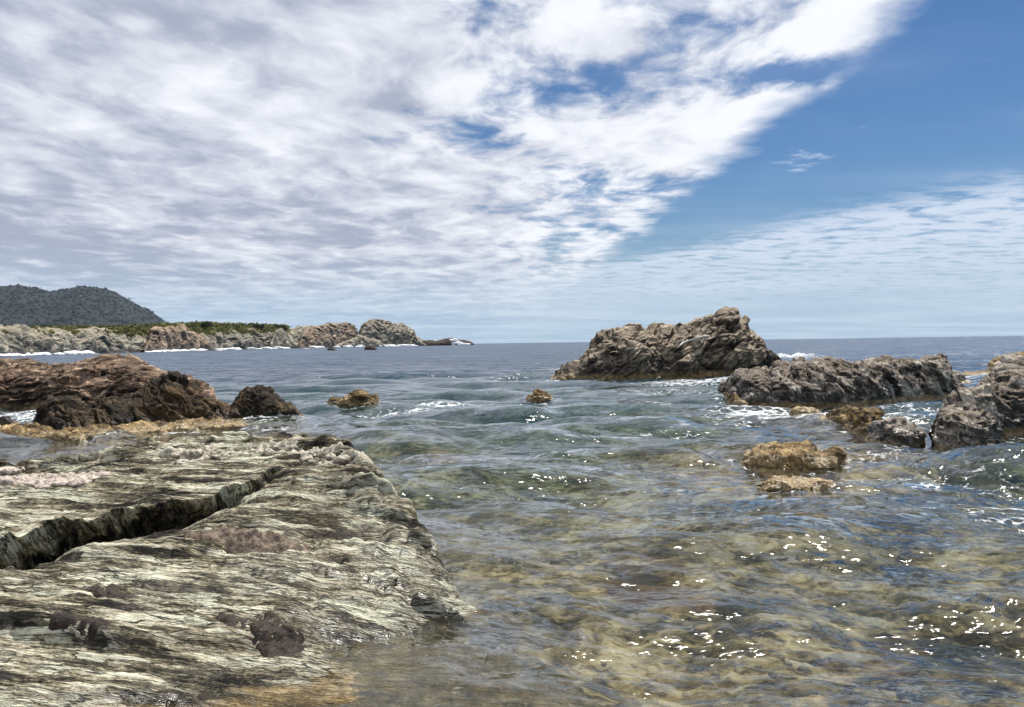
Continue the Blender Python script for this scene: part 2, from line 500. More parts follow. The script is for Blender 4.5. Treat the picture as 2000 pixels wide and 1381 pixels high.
MAT['pink_crust'] = plain_material('pink_knobbly_crust', (0.16, 0.12, 0.10), (0.68, 0.60, 0.52), 20.0, 0.9, 1.0)
MAT['brown_patch'] = plain_material('dark_brown_weed', (0.007, 0.005, 0.003), (0.040, 0.024, 0.013), 24.0, 0.5, 1.0, 0.25)
MAT['lens'] = plain_material('ribbed_pink_brown_stone', (0.035, 0.026, 0.02), (0.26, 0.195, 0.145), 26.0, 0.8, 0.8)
MAT['scrub'] = plain_material('olive_scrub', (0.07, 0.08, 0.02), (0.24, 0.23, 0.08), 0.15, 0.9, 0.0)
MAT['shrub_dark'] = plain_material('dark_green_shrub', (0.016, 0.026, 0.010), (0.06, 0.075, 0.025), 0.6, 0.9, 0.0)
MAT['forest'] = plain_material('forest_green', (0.007, 0.013, 0.016), (0.016, 0.025, 0.026), 0.008, 0.95, 0.0)
MAT['spray'] = plain_material('white_foam', (0.7, 0.73, 0.75), (0.86, 0.87, 0.88), 1.0, 0.9, 0.4)
MAT['pebble'] = plain_material('wet_pebble', (0.10, 0.09, 0.06), (0.42, 0.38, 0.28), 3.0, 0.6, 0.4)

FEET = []        # waterline points of every rock, used for foam and shoals: (points Nx2, foam strength)


# ------------------------------------------------------------------ rocks as lofted, displaced shells
def loft(cols, nc, nf, nb, df, db, pf=1.0, qf=0.8, pb=1.0, qb=0.8, skirt=0.35, depth=0.55, dist=None):
    """cols: (pixel column, waterline row, crest row); foot, crest and back are set out on the sea plane, df / db metres deep"""
    cols = np.array(cols, float)
    s = np.linspace(0, 1, nc)
    px = cols[0, 0] + (cols[-1, 0] - cols[0, 0]) * s
    base = np.interp(px, cols[:, 0], cols[:, 1])
    top = np.interp(px, cols[:, 0], cols[:, 2])
    end = np.sqrt(np.clip(np.minimum(s, 1 - s) * 9, 0, 1)) * 0.75 + 0.25
    DB = np.array([pix_dir(a, b) for a, b in zip(px, base)])
    DT = np.array([pix_dir(a, b) for a, b in zip(px, top)])
    hb = np.hypot(DB[:, 0], DB[:, 1])
    rf = -EYE / np.minimum(DB[:, 2], -1e-4) * hb if dist is None else np.interp(px, dist[0], dist[1])
    hx, hy = DB[:, 0] / hb, DB[:, 1] / hb
    a, b = df * end, db * end
    rr = rf + a
    zr = EYE + DT[:, 2] / np.hypot(DT[:, 0], DT[:, 1]) * rr
    feet = np.stack([hx * rf, hy * rf], 1)
    rows = []
    for i in range(nf):
        u = -0.18 + 1.18 * i / (nf - 1)
        if u < 0:
            r, z = rf + u / 0.18 * skirt, np.full(nc, u / 0.18 * depth)
        else:
            ph = u * math.pi / 2
            r = rf + a * (1 - math.cos(ph)) ** pf
            z = np.where(zr > 0, zr * math.sin(ph) ** qf, zr * u)
        rows.append(np.stack([hx * r, hy * r, z], 1))
    for i in range(nb):
        ph = (i + 1) / nb * math.pi / 2
        r = rr + b * math.sin(ph) ** pb
        rows.append(np.stack([hx * r, hy * r, -depth + (zr + depth) * max(0.0, math.cos(ph)) ** qb], 1))
    G = np.stack(rows, 0)
    return G, feet


def rough_up(G, n=(0.2, 0.2, 0.9), size=1.0, a_low=0.12, a_strata=0.10, a_crag=0.10, a_fine=0.02, aniso=5.0, seed=0.0, f_strata=1.3, damp_foot=True, a_block=0.16):
    """displace a shell along its normals: low swell, ridged beds along plane normal n, crags, grain; size = metres per noise unit"""
    sh = G.shape
    P = G.reshape(-1, 3)
    nrm = grid_normals(G).reshape(-1, 3)
    t1, t2, nn = frame(n)
    S = P / size + seed
    w = 0.35 * np.stack([fbm(S * 0.9 + 3.1, 2), fbm(S * 0.9 + 9.7, 2), fbm(S * 0.9 + 5.5, 2)], 1)
    Q = S + w
    A = np.stack([Q @ t1, Q @ t2, (Q @ nn) * aniso], 1)
    a_strata, a_crag, a_fine, a_block = 0.7 * a_strata, 0.9 * a_crag, 0.4 * a_fine, 1.0 * a_block
    d = a_low * fbm(S * 0.8, 3)
    d = d + a_strata * fbm(A * f_strata, 4, 0.6, ridged=True)
    d = d + a_crag * fbm(Q * 1.3, 4, 0.5, ridged=True)
    d = d + a_fine * fbm(Q * 9.0, 3, 0.6)
    B = np.stack([Q @ t1, Q @ t2, (Q @ nn) * (1 + 0.45 * (aniso - 1))], 1)
    d = d + a_block * (0.95 * blocks(B * 0.42 + 2.2, 0.3) + 0.85 * (0.65 + 0.9 * fbm(S * 0.7 + 4, 2)) * blocks(B * 1.05 + 8.1, 0.5) + 0.26 * (0.6 + 1.2 * fbm(S * 1.1 + 9, 2)) * blocks(B * 2.9 + 5.1, 0.5))
    d = d * size
    if damp_foot:
        d = d * (0.35 + 0.65 * sstep(P[:, 2], -0.1, 0.45 * size))
    return (P + nrm * d[:, None]).reshape(sh)


def rock(name, label, cols, mat, nc=220, nf=60, nb=24, df=1.0, db=1.2, n=(0.2, 0.2, 0.9), size=1.0, foam=0.5, cat='rock', group=None, parent=None,
         a=(0.12, 0.10, 0.10, 0.02), aniso=5.0, seed=0.0, shape=(1.0, 0.8, 1.0, 0.8), dist=None, skirt=0.35, depth=0.55, kind=None, f_strata=1.3, block=0.16):
    G, feet = loft(cols, nc, nf, nb, df, db, *shape, skirt=skirt, depth=depth, dist=dist)
    G = rough_up(G, n, size, *a, aniso=aniso, seed=seed, f_strata=f_strata, a_block=block)
    if foam:
        FEET.append((feet, foam))
    ob = make_object(name, G.reshape(-1, 3), grid_faces(G.shape[0], G.shape[1]), MAT[mat], label, None if parent else cat, group, kind, parent)
    return ob


# ------------------------------------------------------------------ the sea bed
def bed_height(x, y):
    r = np.hypot(x, y)
    z = -np.interp(r, [0, 4, 6, 9, 13, 20, 35, 60, 150, 400], [0.22, 0.24, 0.34, 0.55, 1.0, 1.5, 2.2, 5.0, 12.0, 25.0])
    P = np.stack([x, y, np.zeros_like(x)], 1)
    z = z + 0.16 * fbm(P * 0.55, 4) + 0.11 * fbm(P * np.array((1.6, 2.6, 1.0)), 4, ridged=True)
    for px, py, rad, rise, lift in ((1540, 900, 1.5, 0.9, 0), (1500, 950, 1.1, 0.6, 0), (1320, 910, 1.6, 0.6, 0), (1750, 880, 1.6, 0.7, 0), (880, 885, 1.3, 0.75, 0),
                                    (850, 835, 1.2, 0.8, 0), (1180, 850, 1.2, .3, 0), (760, 790, 1.6, 0.9, 0), (300, 870, 3.5, 1.1, 0), (560, 850, 2.5, .8, 0), (1550, 810, 3.5, 1.2, 0),
                                    (1250, 760, 5.0, 1.2, 0), (870, 715, 3.0, 1.2, 0), (700, 725, 3.0, 1.2, 0), (150, 830, 4.0, 1.2, 0), (1680, 850, 2.5, 0.9, 0), (1900, 950, 2.0, 0.3, 0)):
        c = ground(px, py)
        z = z + rise * np.exp(-((x - c[0]) ** 2 + (y - c[1]) ** 2) / rad ** 2)
    return np.minimum(z, -0.17)


def build_bed():
    m, N = new_mat('sea_bed')
    P = N.node('ShaderNodeNewGeometry').outputs['Position']
    warp = N.v('SCALE', N.v('SUBTRACT', N.noise(P, 0.9, 4, 0.6, color=True), (0.5, 0.5, 0.5)), scale=1.1)
    Q = N.v('MULTIPLY', N.v('ADD', P, warp), (1.0, 1.5, 1.0))
    a = N.noise(Q, 1.2, 6.0, 0.68)
    b = N.noise(Q, 4.6, 5.0, 0.7)
    f = N.m('ADD', N.m('MULTIPLY', a, 0.75), N.m('MULTIPLY', b, 0.45))
    col = N.ramp(N.m('ADD', N.m('MULTIPLY', N.m('SUBTRACT', f, 0.6), 2.6), 0.5),
                 [(0.12, (0.008, 0.008, 0.006)), (0.38, (0.035, 0.028, 0.015)), (0.52, (0.15, 0.11, 0.05)), (0.66, (0.42, 0.33, 0.17)), (0.9, (0.70, 0.62, 0.45))])
    red = N.smooth(N.noise(P, 0.7, 5.0, 0.6), 0.55, 0.7)
    col = N.mix(N.m('MULTIPLY', red, 0.55), col, (0.26, 0.12, 0.045))
    bp = N.node('ShaderNodeBump', None, {'Strength': 0.8, 'Distance': 0.08, 'Height': f}).outputs[0]
    s = N.node('ShaderNodeBsdfDiffuse', None, {'Color': col, 'Normal': bp})
    out = N.node('ShaderNodeOutputMaterial')
    N.t.links.new(s.outputs[0], out.inputs['Surface'])
    th = np.concatenate([np.linspace(-42, 42, 300), np.linspace(50, 310, 27)]) * math.pi / 180
    rr = np.concatenate([[0.3, 1.5, 2.6], np.geomspace(3.4, 60, 230), np.geomspace(66, 5200, 24)])
    R, T = np.meshgrid(rr, th, indexing='ij')
    x, y = (R * np.sin(T)).ravel(), (R * np.cos(T)).ravel()
    V = np.stack([x, y, bed_height(x, y)], 1)
    F = grid_faces(len(rr), len(th), wrap=True)
    make_object('sea_bed', V, F, m, 'pale stony sea bed under the shallow water', None, None, 'structure', origin=(0, 0, 0))


# ------------------------------------------------------------------ the big near slab
def near_slab():
    ctrl = [(-500, 960, .85), (-250, 935, .85), (0, 925, .80), (200, 905, .84), (310, 886, .88), (400, 876, .90), (560, 866, .94), (690, 884, .90),
            (735, 940, .74), (770, 985, .62), (810, 1030, .50), (840, 1090, .33), (870, 1150, .16), (905, 1190, .02),
            (940, 1260, -.10), (800, 1330, -.05), (660, 1381, -.03), (1050, 1381, -.13), (700, 1240, .09), (780, 1190, .16),
            (0, 1381, .17), (150, 1381, .14), (400, 1381, .04), (250, 1300, .22), (480, 1290, .14), (300, 1200, .36), (560, 1200, .27), (0, 1200, .45),
            (150, 1110, .56), (400, 1100, .50), (600, 1080, .46), (700, 1050, .46), (0, 1050, .62), (250, 1040, .60), (500, 1020, .62), (640, 980, .66),
            (0, 980, .76), (300, 940, .80), (550, 910, .84), (-300, 1050, .75), (-300, 1381, .35), (-600, 1381, .45), (-600, 1100, .8), (-100, 1700, -.05), (400, 1900, -.2), (-600, 2200, .1)]
    C = np.array([ground(a, b, z) for a, b, z in ctrl])
    nx, ny = 630, 480
    xs = np.linspace(-6.6, 1.3, nx)
    ys = 3.0 + 7.2 * np.linspace(0, 1, ny)
    lip = np.array([ground(a, b, .74)[:2] for a, b in ((-300, 1065), (0, 1035), (130, 1008), (260, 986), (400, 972), (500, 952), (540, 940), (620, 925))])
    lip = lip[np.argsort(lip[:, 0])]
    lip_y = np.interp(xs, lip[:, 0], lip[:, 1]) + 0.20 * fbm(np.stack([xs * 1.1, xs * 0, xs * 0 + 1], 1), 4, 0.5)
    X, Y = np.meshgrid(xs, ys)
    yy = np.linspace(ys[0], ys[-1], 1500)
    for j in range(nx):                                    # gather rows at the face of the gash
        cw = np.cumsum(1 + 9 * np.exp(-((yy - lip_y[j] + 0.045) / 0.06) ** 2))
        Y[:, j] = np.interp(np.linspace(cw[0], cw[-1], ny), cw, yy)
    p = np.stack([X.ravel(), Y.ravel()], 1)
    # thin-plate spline through the control points
    def U(r2):
        return np.where(r2 > 1e-9, r2 * np.log(r2 + 1e-12), 0)
    n = len(C)
    K = U(((C[:, None, :2] - C[None, :, :2]) ** 2).sum(2)) + np.eye(n) * 0.03
    L = np.zeros((n + 3, n + 3))
    L[:n, :n] = K
    L[:n, n] = 1
    L[:n, n + 1:] = C[:, :2]
    L[n:, :n] = L[:n, n:].T
    w = np.linalg.solve(L, np.concatenate([C[:, 2], [0, 0, 0]]))
    Z = np.zeros(len(p))
    for i in range(n):
        Z += w[i] * U(((p - C[i, :2]) ** 2).sum(1))
    Z += w[n] + p @ w[n + 1:]
    # signed distance to the rim (outside = behind the back rim or right of the edge)
    rim = np.array([ground(a, b, z)[:2] for a, b, z in ((-900, 985, .85), (-500, 955, .85), (0, 918, .80), (200, 902, .84), (310, 882, .88), (400, 870, .90), (560, 862, .94), (690, 880, .90), (722, 910, .82),
                                                        (738, 940, .74), (775, 985, .62), (815, 1030, .50), (845, 1090, .33), (878, 1150, .16), (915, 1195, .0), (1040, 1290, -.12), (1150, 1400, -.14), (1200, 1700, -.15))])
    best = np.full(len(p), 1e9)
    side = np.zeros(len(p))
    wob = 0.10 * fbm(np.stack([p[:, 0] * 1.5, p[:, 1] * 1.5, p[:, 0] * 0], 1), 4, 0.6) + 0.05 * fbm(np.stack([p[:, 0] * 6, p[:, 1] * 6, p[:, 0] * 0], 1), 3, ridged=True)
    for a, b in zip(rim[:-1], rim[1:]):
        ab = b - a
        t = np.clip(((p - a) @ ab) / (ab @ ab), 0, 1)
        q = p - (a + t[:, None] * ab)
        dd = np.hypot(q[:, 0], q[:, 1])
        s = ab[0] * q[:, 1] - ab[1] * q[:, 0]
        upd = dd < best
        best[upd] = dd[upd]
        side[upd] = s[upd]
    sd = np.where(side > 0, best, -best) + wob           # >0 outside
    out = np.clip(sd, 0, None)
    drop = sstep(out, 0.0, 0.28) * 0.55 + sstep(out, 0.15, 0.9) * 0.7
    fade_low = sstep(p[:, 1], 5.2, 7.0)                   # the low tip slides under the water without a wall
    # beds: long ridged streaks crossing the slab, stepping towards the viewer
    wx = 0.5 * fbm(np.stack([p[:, 0] * .5, p[:, 1] * .5, p[:, 0] * 0 + 4], 1), 3)
    su = p[:, 1] + 0.07 * p[:, 0] + wx * 0.30
    def streak(fx, fy, o, z0, **k):
        return fbm(np.stack([p[:, 0] * fx, su * fy, np.full(len(p), z0)], 1), o, 0.6, **k)
    Z = Z + 0.050 * streak(.45, 2.0, 3, 1.0) + 0.030 * streak(.6, 5.0, 4, 2.0, ridged=True) + 0.010 * streak(2.0, 14.0, 3, 3.0, ridged=True) + 0.006 * streak(9.0, 30.0, 2, 5.0)
    saw = (su * 3.1 + 0.9 * streak(.8, 1.0, 3, 8.0)) % 1.0
    Z = Z + 0.050 * ((1 - saw) ** 1.5 - 0.4) * sstep(streak(.7, 1.4, 2, 11.0), -0.25, 0.35)
    saw2 = (su * 10.5 + 1.5 * streak(.9, 1.5, 4, 21.0)) % 1.0
    Z = Z + 0.024 * ((1 - saw2) ** 1.4 - 0.42) * sstep(streak(1.2, 2.6, 3, 31.0), -0.2, 0.3)
    cr = fbm(np.stack([p[:, 0] * 5, p[:, 1] * 5, p[:, 0] * 0], 1), 4, 0.6, ridged=True)
    Z = Z + 0.022 * cr * sstep(fbm(np.stack([p[:, 0] * .8, p[:, 1] * .8, p[:, 0] * 0 + 2], 1), 2), -0.1, 0.4)
    Bq = np.stack([p[:, 0] * 0.8 + 0.10 * cr, su * 4.2 + 0.12 * cr, Z * 2.0], 1)
    edge_on = 0.45 + 0.9 * sstep(sd, -1.3, -0.2)
    Z = Z + edge_on * (0.046 * blocks(Bq, 0.5) + 0.026 * blocks(Bq * np.array((2.6, 2.6, 2.0)) + 5.0, 0.6)) + 0.008 * blocks(Bq * np.array((7.0, 6.0, 2.0)) + 9.0, 0.5)
    # knobbly rim
    Z = Z + 0.07 * np.exp(-((sd + 0.12) / 0.16) ** 2) * (0.5 + fbm(np.stack([p[:, 0] * 4, p[:, 1] * 4, p[:, 0] * 0 + 7], 1), 4, 0.6, ridged=True)) * fade_low
    # the long gash: everything in front of its lip is cut down
    ly = np.tile(lip_y, ny)
    amp = 0.235 * sstep(p[:, 0], -6.5, -4.6) * sstep(p[:, 0], -1.9, -3.0)
    front = ly - p[:, 1]
    cut = sstep(front, 0.0, 0.09) * sstep(front, 0.95, 0.16)
    Z = Z - amp * cut + 0.35 * amp * sstep(front, -0.5, -0.02) * sstep(front, 0.04, 0.0)
    # a second lower ledge and a shorter one
    for pts, amp0, x0, x1 in ((((-200, 1110), (150, 1120), (430, 1095), (600, 1060)), 0.07, -1.0, -2.2), (((300, 1195), (500, 1170), (640, 1140), (800, 1120)), 0.07, 0.4, -0.4), (((-100, 1250), (200, 1240), (420, 1230)), .08, -1.2, -1.9)):
        l2 = np.array([ground(a, b, .45)[:2] for a, b in pts])
        o = np.argsort(l2[:, 0])
        f2 = np.interp(p[:, 0], l2[o, 0], l2[o, 1]) + 0.12 * fbm(np.stack([p[:, 0] * 1.7, p[:, 0] * 0, p[:, 0] * 0 + 9 + amp0], 1), 4, 0.55) - p[:, 1]
        Z = Z - amp0 * sstep(p[:, 0], x0, x1) * sstep(f2, 0, 0.05) * sstep(f2, 0.6, 0.1)
    Z = Z - drop * (0.25 + 0.75 * fade_low)
    Z = np.maximum(Z, -0.9)
    Zg = np.pad(Z.reshape(ny, nx), 1, mode='edge')
    Zg = 0.25 * Zg[:-2] + 0.5 * Zg[1:-1] + 0.25 * Zg[2:]
    Z = (0.25 * Zg[:, :-2] + 0.5 * Zg[:, 1:-1] + 0.25 * Zg[:, 2:]).ravel()
    V = np.stack([p[:, 0], p[:, 1], Z], 1)
    # undercut: the foot of the face lies behind the lip, with thin beds standing out of it
    c = sstep(front, 0.0, 0.09)
    face = sstep(front, 0.0, 0.03) * sstep(front, 0.12, 0.08)
    V[:, 1] += (amp / 0.2) * (0.46 * c * np.exp(-np.clip(front - 0.09, 0, None) / 0.30) - 0.035 * face * fbm(np.stack([p[:, 0] * 1.2, p[:, 1] * 0, V[:, 2] * 22], 1), 3, ridged=True))
    V[:, 1] -= 0.25 * amp * sstep(front, -0.30, -0.01) * sstep(front, 0.03, 0.0)
    slab = make_object('layered_rock', V, grid_faces(ny, nx), MAT['slab'], 'large pale olive layered rock slab with a long dark gash, nearest rock at lower left', 'rock', kind='thing')
    return slab, V.reshape(ny, nx, 3)


def blob_mesh(center, rad, nu=28, nv=16, amp=0.25, freq=1.6, seed=0.0, tilt=None):
    th = np.linspace(0, 2 * math.pi, nu, endpoint=False)
    ph = np.linspace(0.02, math.pi - 0.02, nv)
    PH, TH = np.meshgrid(ph, th, indexing='ij')
    D = np.stack([np.sin(PH) * np.cos(TH), np.sin(PH) * np.sin(TH), np.cos(PH)], -1).reshape(-1, 3)
    k = 1 + amp * fbm(D * freq + seed, 4, 0.6) + 0.5 * amp * fbm(D * freq * 2.6 + seed, 3, ridged=True)
    V = D * k[:, None] * np.array(rad)
    if tilt is not None:
        c, s = math.cos(tilt), math.sin(tilt)
        V = V @ np.array(((c, s, 0), (-s, c, 0), (0, 0, 1.0)))
    return V + np.array(center), grid_faces(nv, nu, wrap=True)


def merge(parts):
    Vs, Fs, o = [], [], 0
    for V, F in parts:
        Vs.append(V)
        Fs.append(F + o)
        o += len(V)
    return np.concatenate(Vs), np.concatenate(Fs)


def surface_point(GV, px, py):
    """where the view ray through a pixel meets the slab grid"""
    P = GV.reshape(-1, 3)
    d = pix_dir(px, py)
    q = P - np.array((0, 0, EYE))
    t = q @ d
    off = np.linalg.norm(q - t[:, None] * d, axis=1)
    ok = off < 0.03
    if not ok.any():
        return P[off.argmin()]
    idx = np.where(ok)[0]
    return P[idx[t[idx].argmin()]]


def build_near():
    slab, GV = near_slab()
    rnd = random.Random(3)
    # pale knobbly crust along the back rim
    for i in range(24):
        px = rnd.uniform(330, 705)
        rimy = np.interp(px, [330, 400, 560, 690, 710], [884, 874, 864, 882, 892])
        p = surface_point(GV, px, rimy + rnd.uniform(2, 22))
        r = rnd.uniform(0.02, 0.055)
        V, F = blob_mesh(p - np.array((0, 0, 0.25 * r)), (r * rnd.uniform(1, 1.9), r * rnd.uniform(.9, 1.3), r * rnd.uniform(.45, .75)), 22, 12, 0.55, 1.9, i * 3.7, rnd.uniform(0, 3))
        make_object('crust_knob', V, F, MAT['pale_crust'], parent=slab)
    for i in range(14):
        px = rnd.uniform(-20, 175)
        p = surface_point(GV, px, rnd.uniform(912, 938))
        r = rnd.uniform(0.03, 0.07)
        V, F = blob_mesh(p - np.array((0, 0, 0.3 * r)), (r * rnd.uniform(1, 2.2), r, r * rnd.uniform(.4, .7)), 22, 12, 0.5, 1.9, i * 5.1 + 1, rnd.uniform(0, 3))
        make_object('pink_knob', V, F, MAT['pink_crust'], parent=slab)
    def drape(name, mat, px, py, rx, ry, h, seed, rot=0.0, rag=0.5, ribs=0.0):
        """a ragged skin of its own thickness lying on the slab"""
        c = surface_point(GV, px, py)
        ny, nx = GV.shape[:2]
        jx = int((c[0] + 6.6) / 7.9 * (nx - 1))
        iy = int(np.abs(GV[:, jx, 1] - c[1]).argmin())
        wx, wy = int(1.8 * rx / 7.9 * nx) + 2, int(2.6 * max(ry, rx * abs(rot)) / 7.2 * ny) + 2
        sub = GV[max(0, iy - wy):iy + wy, max(0, jx - wx):jx + wx]
        r_, c_ = sub.shape[:2]
        Pq = sub.reshape(-1, 3).copy()
        ex = (Pq[:, 0] - c[0]) / rx
        ey = (Pq[:, 1] - c[1] - rot * (Pq[:, 0] - c[0])) / ry
        nz = rag * fbm(np.stack([ex * 1.3, ey * 1.3, np.full(len(ex), seed)], 1), 5, 0.6)
        e = 1 - np.hypot(ex, ey) + nz
        Pq[:, 2] += h * sstep(e, 0.0, 0.35) * (0.45 + 1.1 * fbm(Pq * 11, 3, billow=True)) - 0.006
        if ribs:
            Pq[:, 2] += ribs * np.abs(np.sin(ex * 17 + ey * 1.5)) * sstep(e, 0.05, 0.4)
        F = grid_faces(r_, c_)
        F = F[(e[F] > -0.03).all(1)]
        used = np.unique(F)
        remap = np.full(len(Pq), -1)
        remap[used] = np.arange(len(used))
        if len(F):
            make_object(name, Pq[used], remap[F], MAT[mat], parent=slab)
    for px, py, rx, ry, h, sd in ((205, 1143, .15, .10, .035, 2), (165, 1200, .22, .09, .03, 3), (545, 1240, .20, .17, .04, 5), (480, 1205, .18, .10, .03, 6), (398, 1350, .05, .05, .03, 9)):
        drape('weed_patch', 'brown_patch', px, py, rx, ry, h, sd * 4.4, rag=0.75)
    drape('ribbed_lens', 'lens', 495, 1040, .50, .14, .03, 3.3, rot=0.22, rag=0.35, ribs=0.014)
    drape('pink_crust', 'pink_crust', 70, 928, .75, .30, .035, 7.7, rag=0.9)
    for px, sd in ((350, 1), (440, 2), (530, 3), (610, 4), (680, 5)):
        drape('pale_crust', 'pale_crust', px, np.interp(px, [330, 400, 560, 690], [890, 880, 872, 890]), .34, .15, .04, sd * 2.7, rag=1.1)


# ------------------------------------------------------------------ all other rocks
def build_rocks():
    tan_n = (-0.30, 0.35, 0.88)
    rock('rock_ridge', 'long reddish brown layered rock ridge at the left edge behind the dark crags',
         [(-260, 802, 730), (-100, 802, 716), (0, 801, 713), (60, 800, 708), (85, 800, 712), (130, 800, 716), (180, 797, 704), (215, 795, 697), (240, 795, 702), (262, 795, 711), (300, 795, 724), (330, 795, 735),
          (365, 798, 741), (395, 800, 762), (415, 802, 785), (430, 803, 803)], 'tan', 420, 110, 30, 2.6, 3.0, tan_n, 0.9, 0.5, a=(0.16, 0.16, 0.12, 0.03), aniso=5.0, shape=(0.9, 0.75, 1, .8), seed=2.0)
    crag = rock('rock_crag', 'dark brown jagged crag with two humps in front of the reddish ridge',
                [(70, 852, 850), (84, 852, 822), (90, 853, 793), (104, 854, 783), (130, 855, 783), (150, 855, 792), (172, 855, 803), (190, 852, 802), (225, 848, 784), (262, 842, 775), (290, 840, 765), (318, 838, 750),
                 (345, 836, 739), (362, 834, 741), (380, 832, 754), (400, 831, 768), (410, 831, 786), (417, 831, 820), (425, 830, 830)], 'dark', 380, 100, 30, 1.3, 1.2, (0.75, 0.2, 0.62), 0.6, 0.7,
                a=(0.16, 0.14, 0.16, 0.04), aniso=4.0, shape=(0.9, 0.7, 1, .8), seed=5.0)
    rock('crusted_ledge', None, [(-40, 864, 845), (0, 864, 836), (60, 862, 834), (100, 862, 838), (150, 862, 840), (200, 857, 838), (260, 850, 834), (330, 842, 828), (420, 838, 822), (500, 836, 824), (560, 832, 822), (600, 828, 824), (612, 827, 828)],
         'ochre', 320, 26, 14, 0.7, 0.9, (0.2, 0.2, 0.9), 0.35, 0.5, parent=crag, a=(0.2, 0.1, 0.22, 0.05), seed=8.0)
    rock('rock_crag', 'pointed dark brown crag with a pale yellow foot, right of the two-humped crag',
         [(408, 832, 826), (416, 830, 800), (428, 829, 784), (440, 829, 787), (452, 829, 797), (463, 830, 788), (474, 829, 771), (490, 829, 762), (505, 829, 759), (520, 829, 765), (545, 829, 786), (560, 829, 795),
          (575, 829, 799), (586, 828, 812), (598, 827, 826)], 'dark', 240, 80, 24, 1.0, 1.0, (0.6, 0.2, 0.75), 0.45, 0.7, a=(0.14, 0.14, 0.18, 0.04), aniso=4.0, shape=(.9, .75, 1, .8), seed=11.0)
    rock('small_rock', 'small black knob of rock at the left edge above the ochre ledge',
         [(-30, 842, 838), (-12, 842, 822), (4, 842, 813), (18, 842, 812), (30, 842, 822), (42, 842, 840)], 'dark', 80, 34, 14, 0.4, 0.5, size=0.3, seed=14.0)
    rock('small_rock', 'low yellowish double-humped rock alone in the middle left water',
         [(640, 793, 792), (650, 795, 780), (672, 796, 778), (688, 797, 777), (697, 797, 769), (710, 797, 767), (722, 797, 774), (732, 796, 782), (742, 795, 794)], 'ochre', 130, 44, 18, 0.6, 0.7, size=0.4, seed=17.0, a=(.16, .12, .22, .05))
    rock('small_rock', 'small pointed rock alone in the middle of the bay',
         [(1028, 783, 782), (1038, 784, 776), (1045, 784, 764), (1052, 784, 760), (1060, 784, 766), (1072, 783, 774), (1086, 782, 782)], 'ochre', 100, 40, 16, 0.5, 0.6, size=0.3, seed=21.0, a=(.16, .12, .24, .05))
    rock('small_rock', 'tiny tan rock showing beside the right end of the reddish ridge', [(385, 764, 763), (395, 765, 757), (408, 765, 757), (418, 764, 763)], 'ochre', 50, 20, 10, 0.5, 0.5, size=0.3, seed=23.0, foam=0.3)
    big = rock('rock_islet', 'big grey-brown rock islet with a jagged peak standing against the horizon',
               [(1074, 742, 741), (1084, 743, 734), (1096, 744, 722), (1114, 744, 711), (1135, 744, 702), (1144, 744, 691), (1168, 744, 670), (1192, 744, 653), (1207, 743, 646), (1231, 743, 645), (1246, 742, 641), (1255, 742, 646),
                (1279, 740, 647), (1288, 739, 650), (1315, 738, 650), (1330, 738, 641), (1348, 737, 634), (1363, 737, 625), (1368, 737, 629), (1390, 736, 627), (1406, 736, 628), (1414, 736, 617), (1432, 735, 612),
                (1440, 735, 620), (1453, 735, 626), (1463, 734, 644), (1471, 734, 659), (1486, 733, 677), (1488, 732, 700), (1494, 731, 726)], 'big', 520, 150, 40, 3.2, 3.6, (-0.55, 0.15, 0.82), 1.5, 0.8,
               a=(0.14, 0.12, 0.16, 0.035), aniso=4.5, shape=(0.95, 0.72, 1, .8), seed=31.0)
    # white quartz vein across its face
    path = [(1322, 679), (1334, 671), (1346, 666), (1358, 663), (1366, 659), (1376, 657), (1384, 658)]
    pts = []
    bpy.context.view_layer.update()
    for px, py in path:
        d = Vector(pix_dir(px, py).tolist())
        ok, loc, nor, _ = big.ray_cast(Vector((0, 0, EYE)) - big.location, d)
        if ok:
            pts.append((np.array(loc + big.location), np.array(nor)))
    if len(pts) > 3:
        ring = []
        for i, (p, nr) in enumerate(pts):
            w = 0.075 if 0 < i < len(pts) - 1 else 0.012
            for k in range(6):
                a = k / 6 * 2 * math.pi
                ring.append(p - np.array((0, 0.10, -0.02)) * 0 + np.array((0.03 * math.sin(a * 2 + i), -0.06 * math.cos(a), w * math.sin(a))) + 0.045 * nr)
        make_object('quartz_vein', np.array(ring), grid_faces(len(pts), 6, wrap=True), MAT['quartz'], parent=big)
    rock('small_rock', 'small dark rock with a rusty foot just off the right end of the big islet',
         [(1470, 713, 712), (1478, 713, 705), (1488, 713, 697), (1497, 712, 686), (1505, 712, 685), (1514, 712, 693), (1522, 711, 701), (1530, 710, 709)], 'dark', 90, 34, 14, 1.0, 1.0, size=0.6, seed=37.0)
    rock('rock_reef', 'long low dark grey rock with a lumpy brown crest in front of the big islet',
         [(1406, 776, 774), (1414, 778, 764), (1430, 786, 757), (1445, 790, 739), (1460, 793, 731), (1490, 795, 729), (1508, 795, 726), (1520, 796, 715), (1532, 796, 716), (1544, 796, 719), (1562, 796, 711), (1574, 796, 718), (1590, 796, 706),
          (1616, 795, 705), (1634, 794, 710), (1655, 793, 714), (1672, 792, 713), (1688, 791, 707), (1710, 790, 709), (1733, 788, 705), (1751, 786, 713), (1772, 784, 711), (1797, 781, 717), (1806, 780, 705), (1818, 780, 701), (1834, 779, 701),
          (1847, 778, 712), (1852, 778, 728), (1862, 778, 744), (1874, 777, 758), (1880, 776, 774)], 'black', 520, 120, 34, 2.0, 2.4, (0.85, 0.1, 0.5), 0.7, 0.9, a=(0.18, 0.10, 0.20, 0.045), aniso=3.0, shape=(0.8, 0.62, 1, .8), seed=41.0)
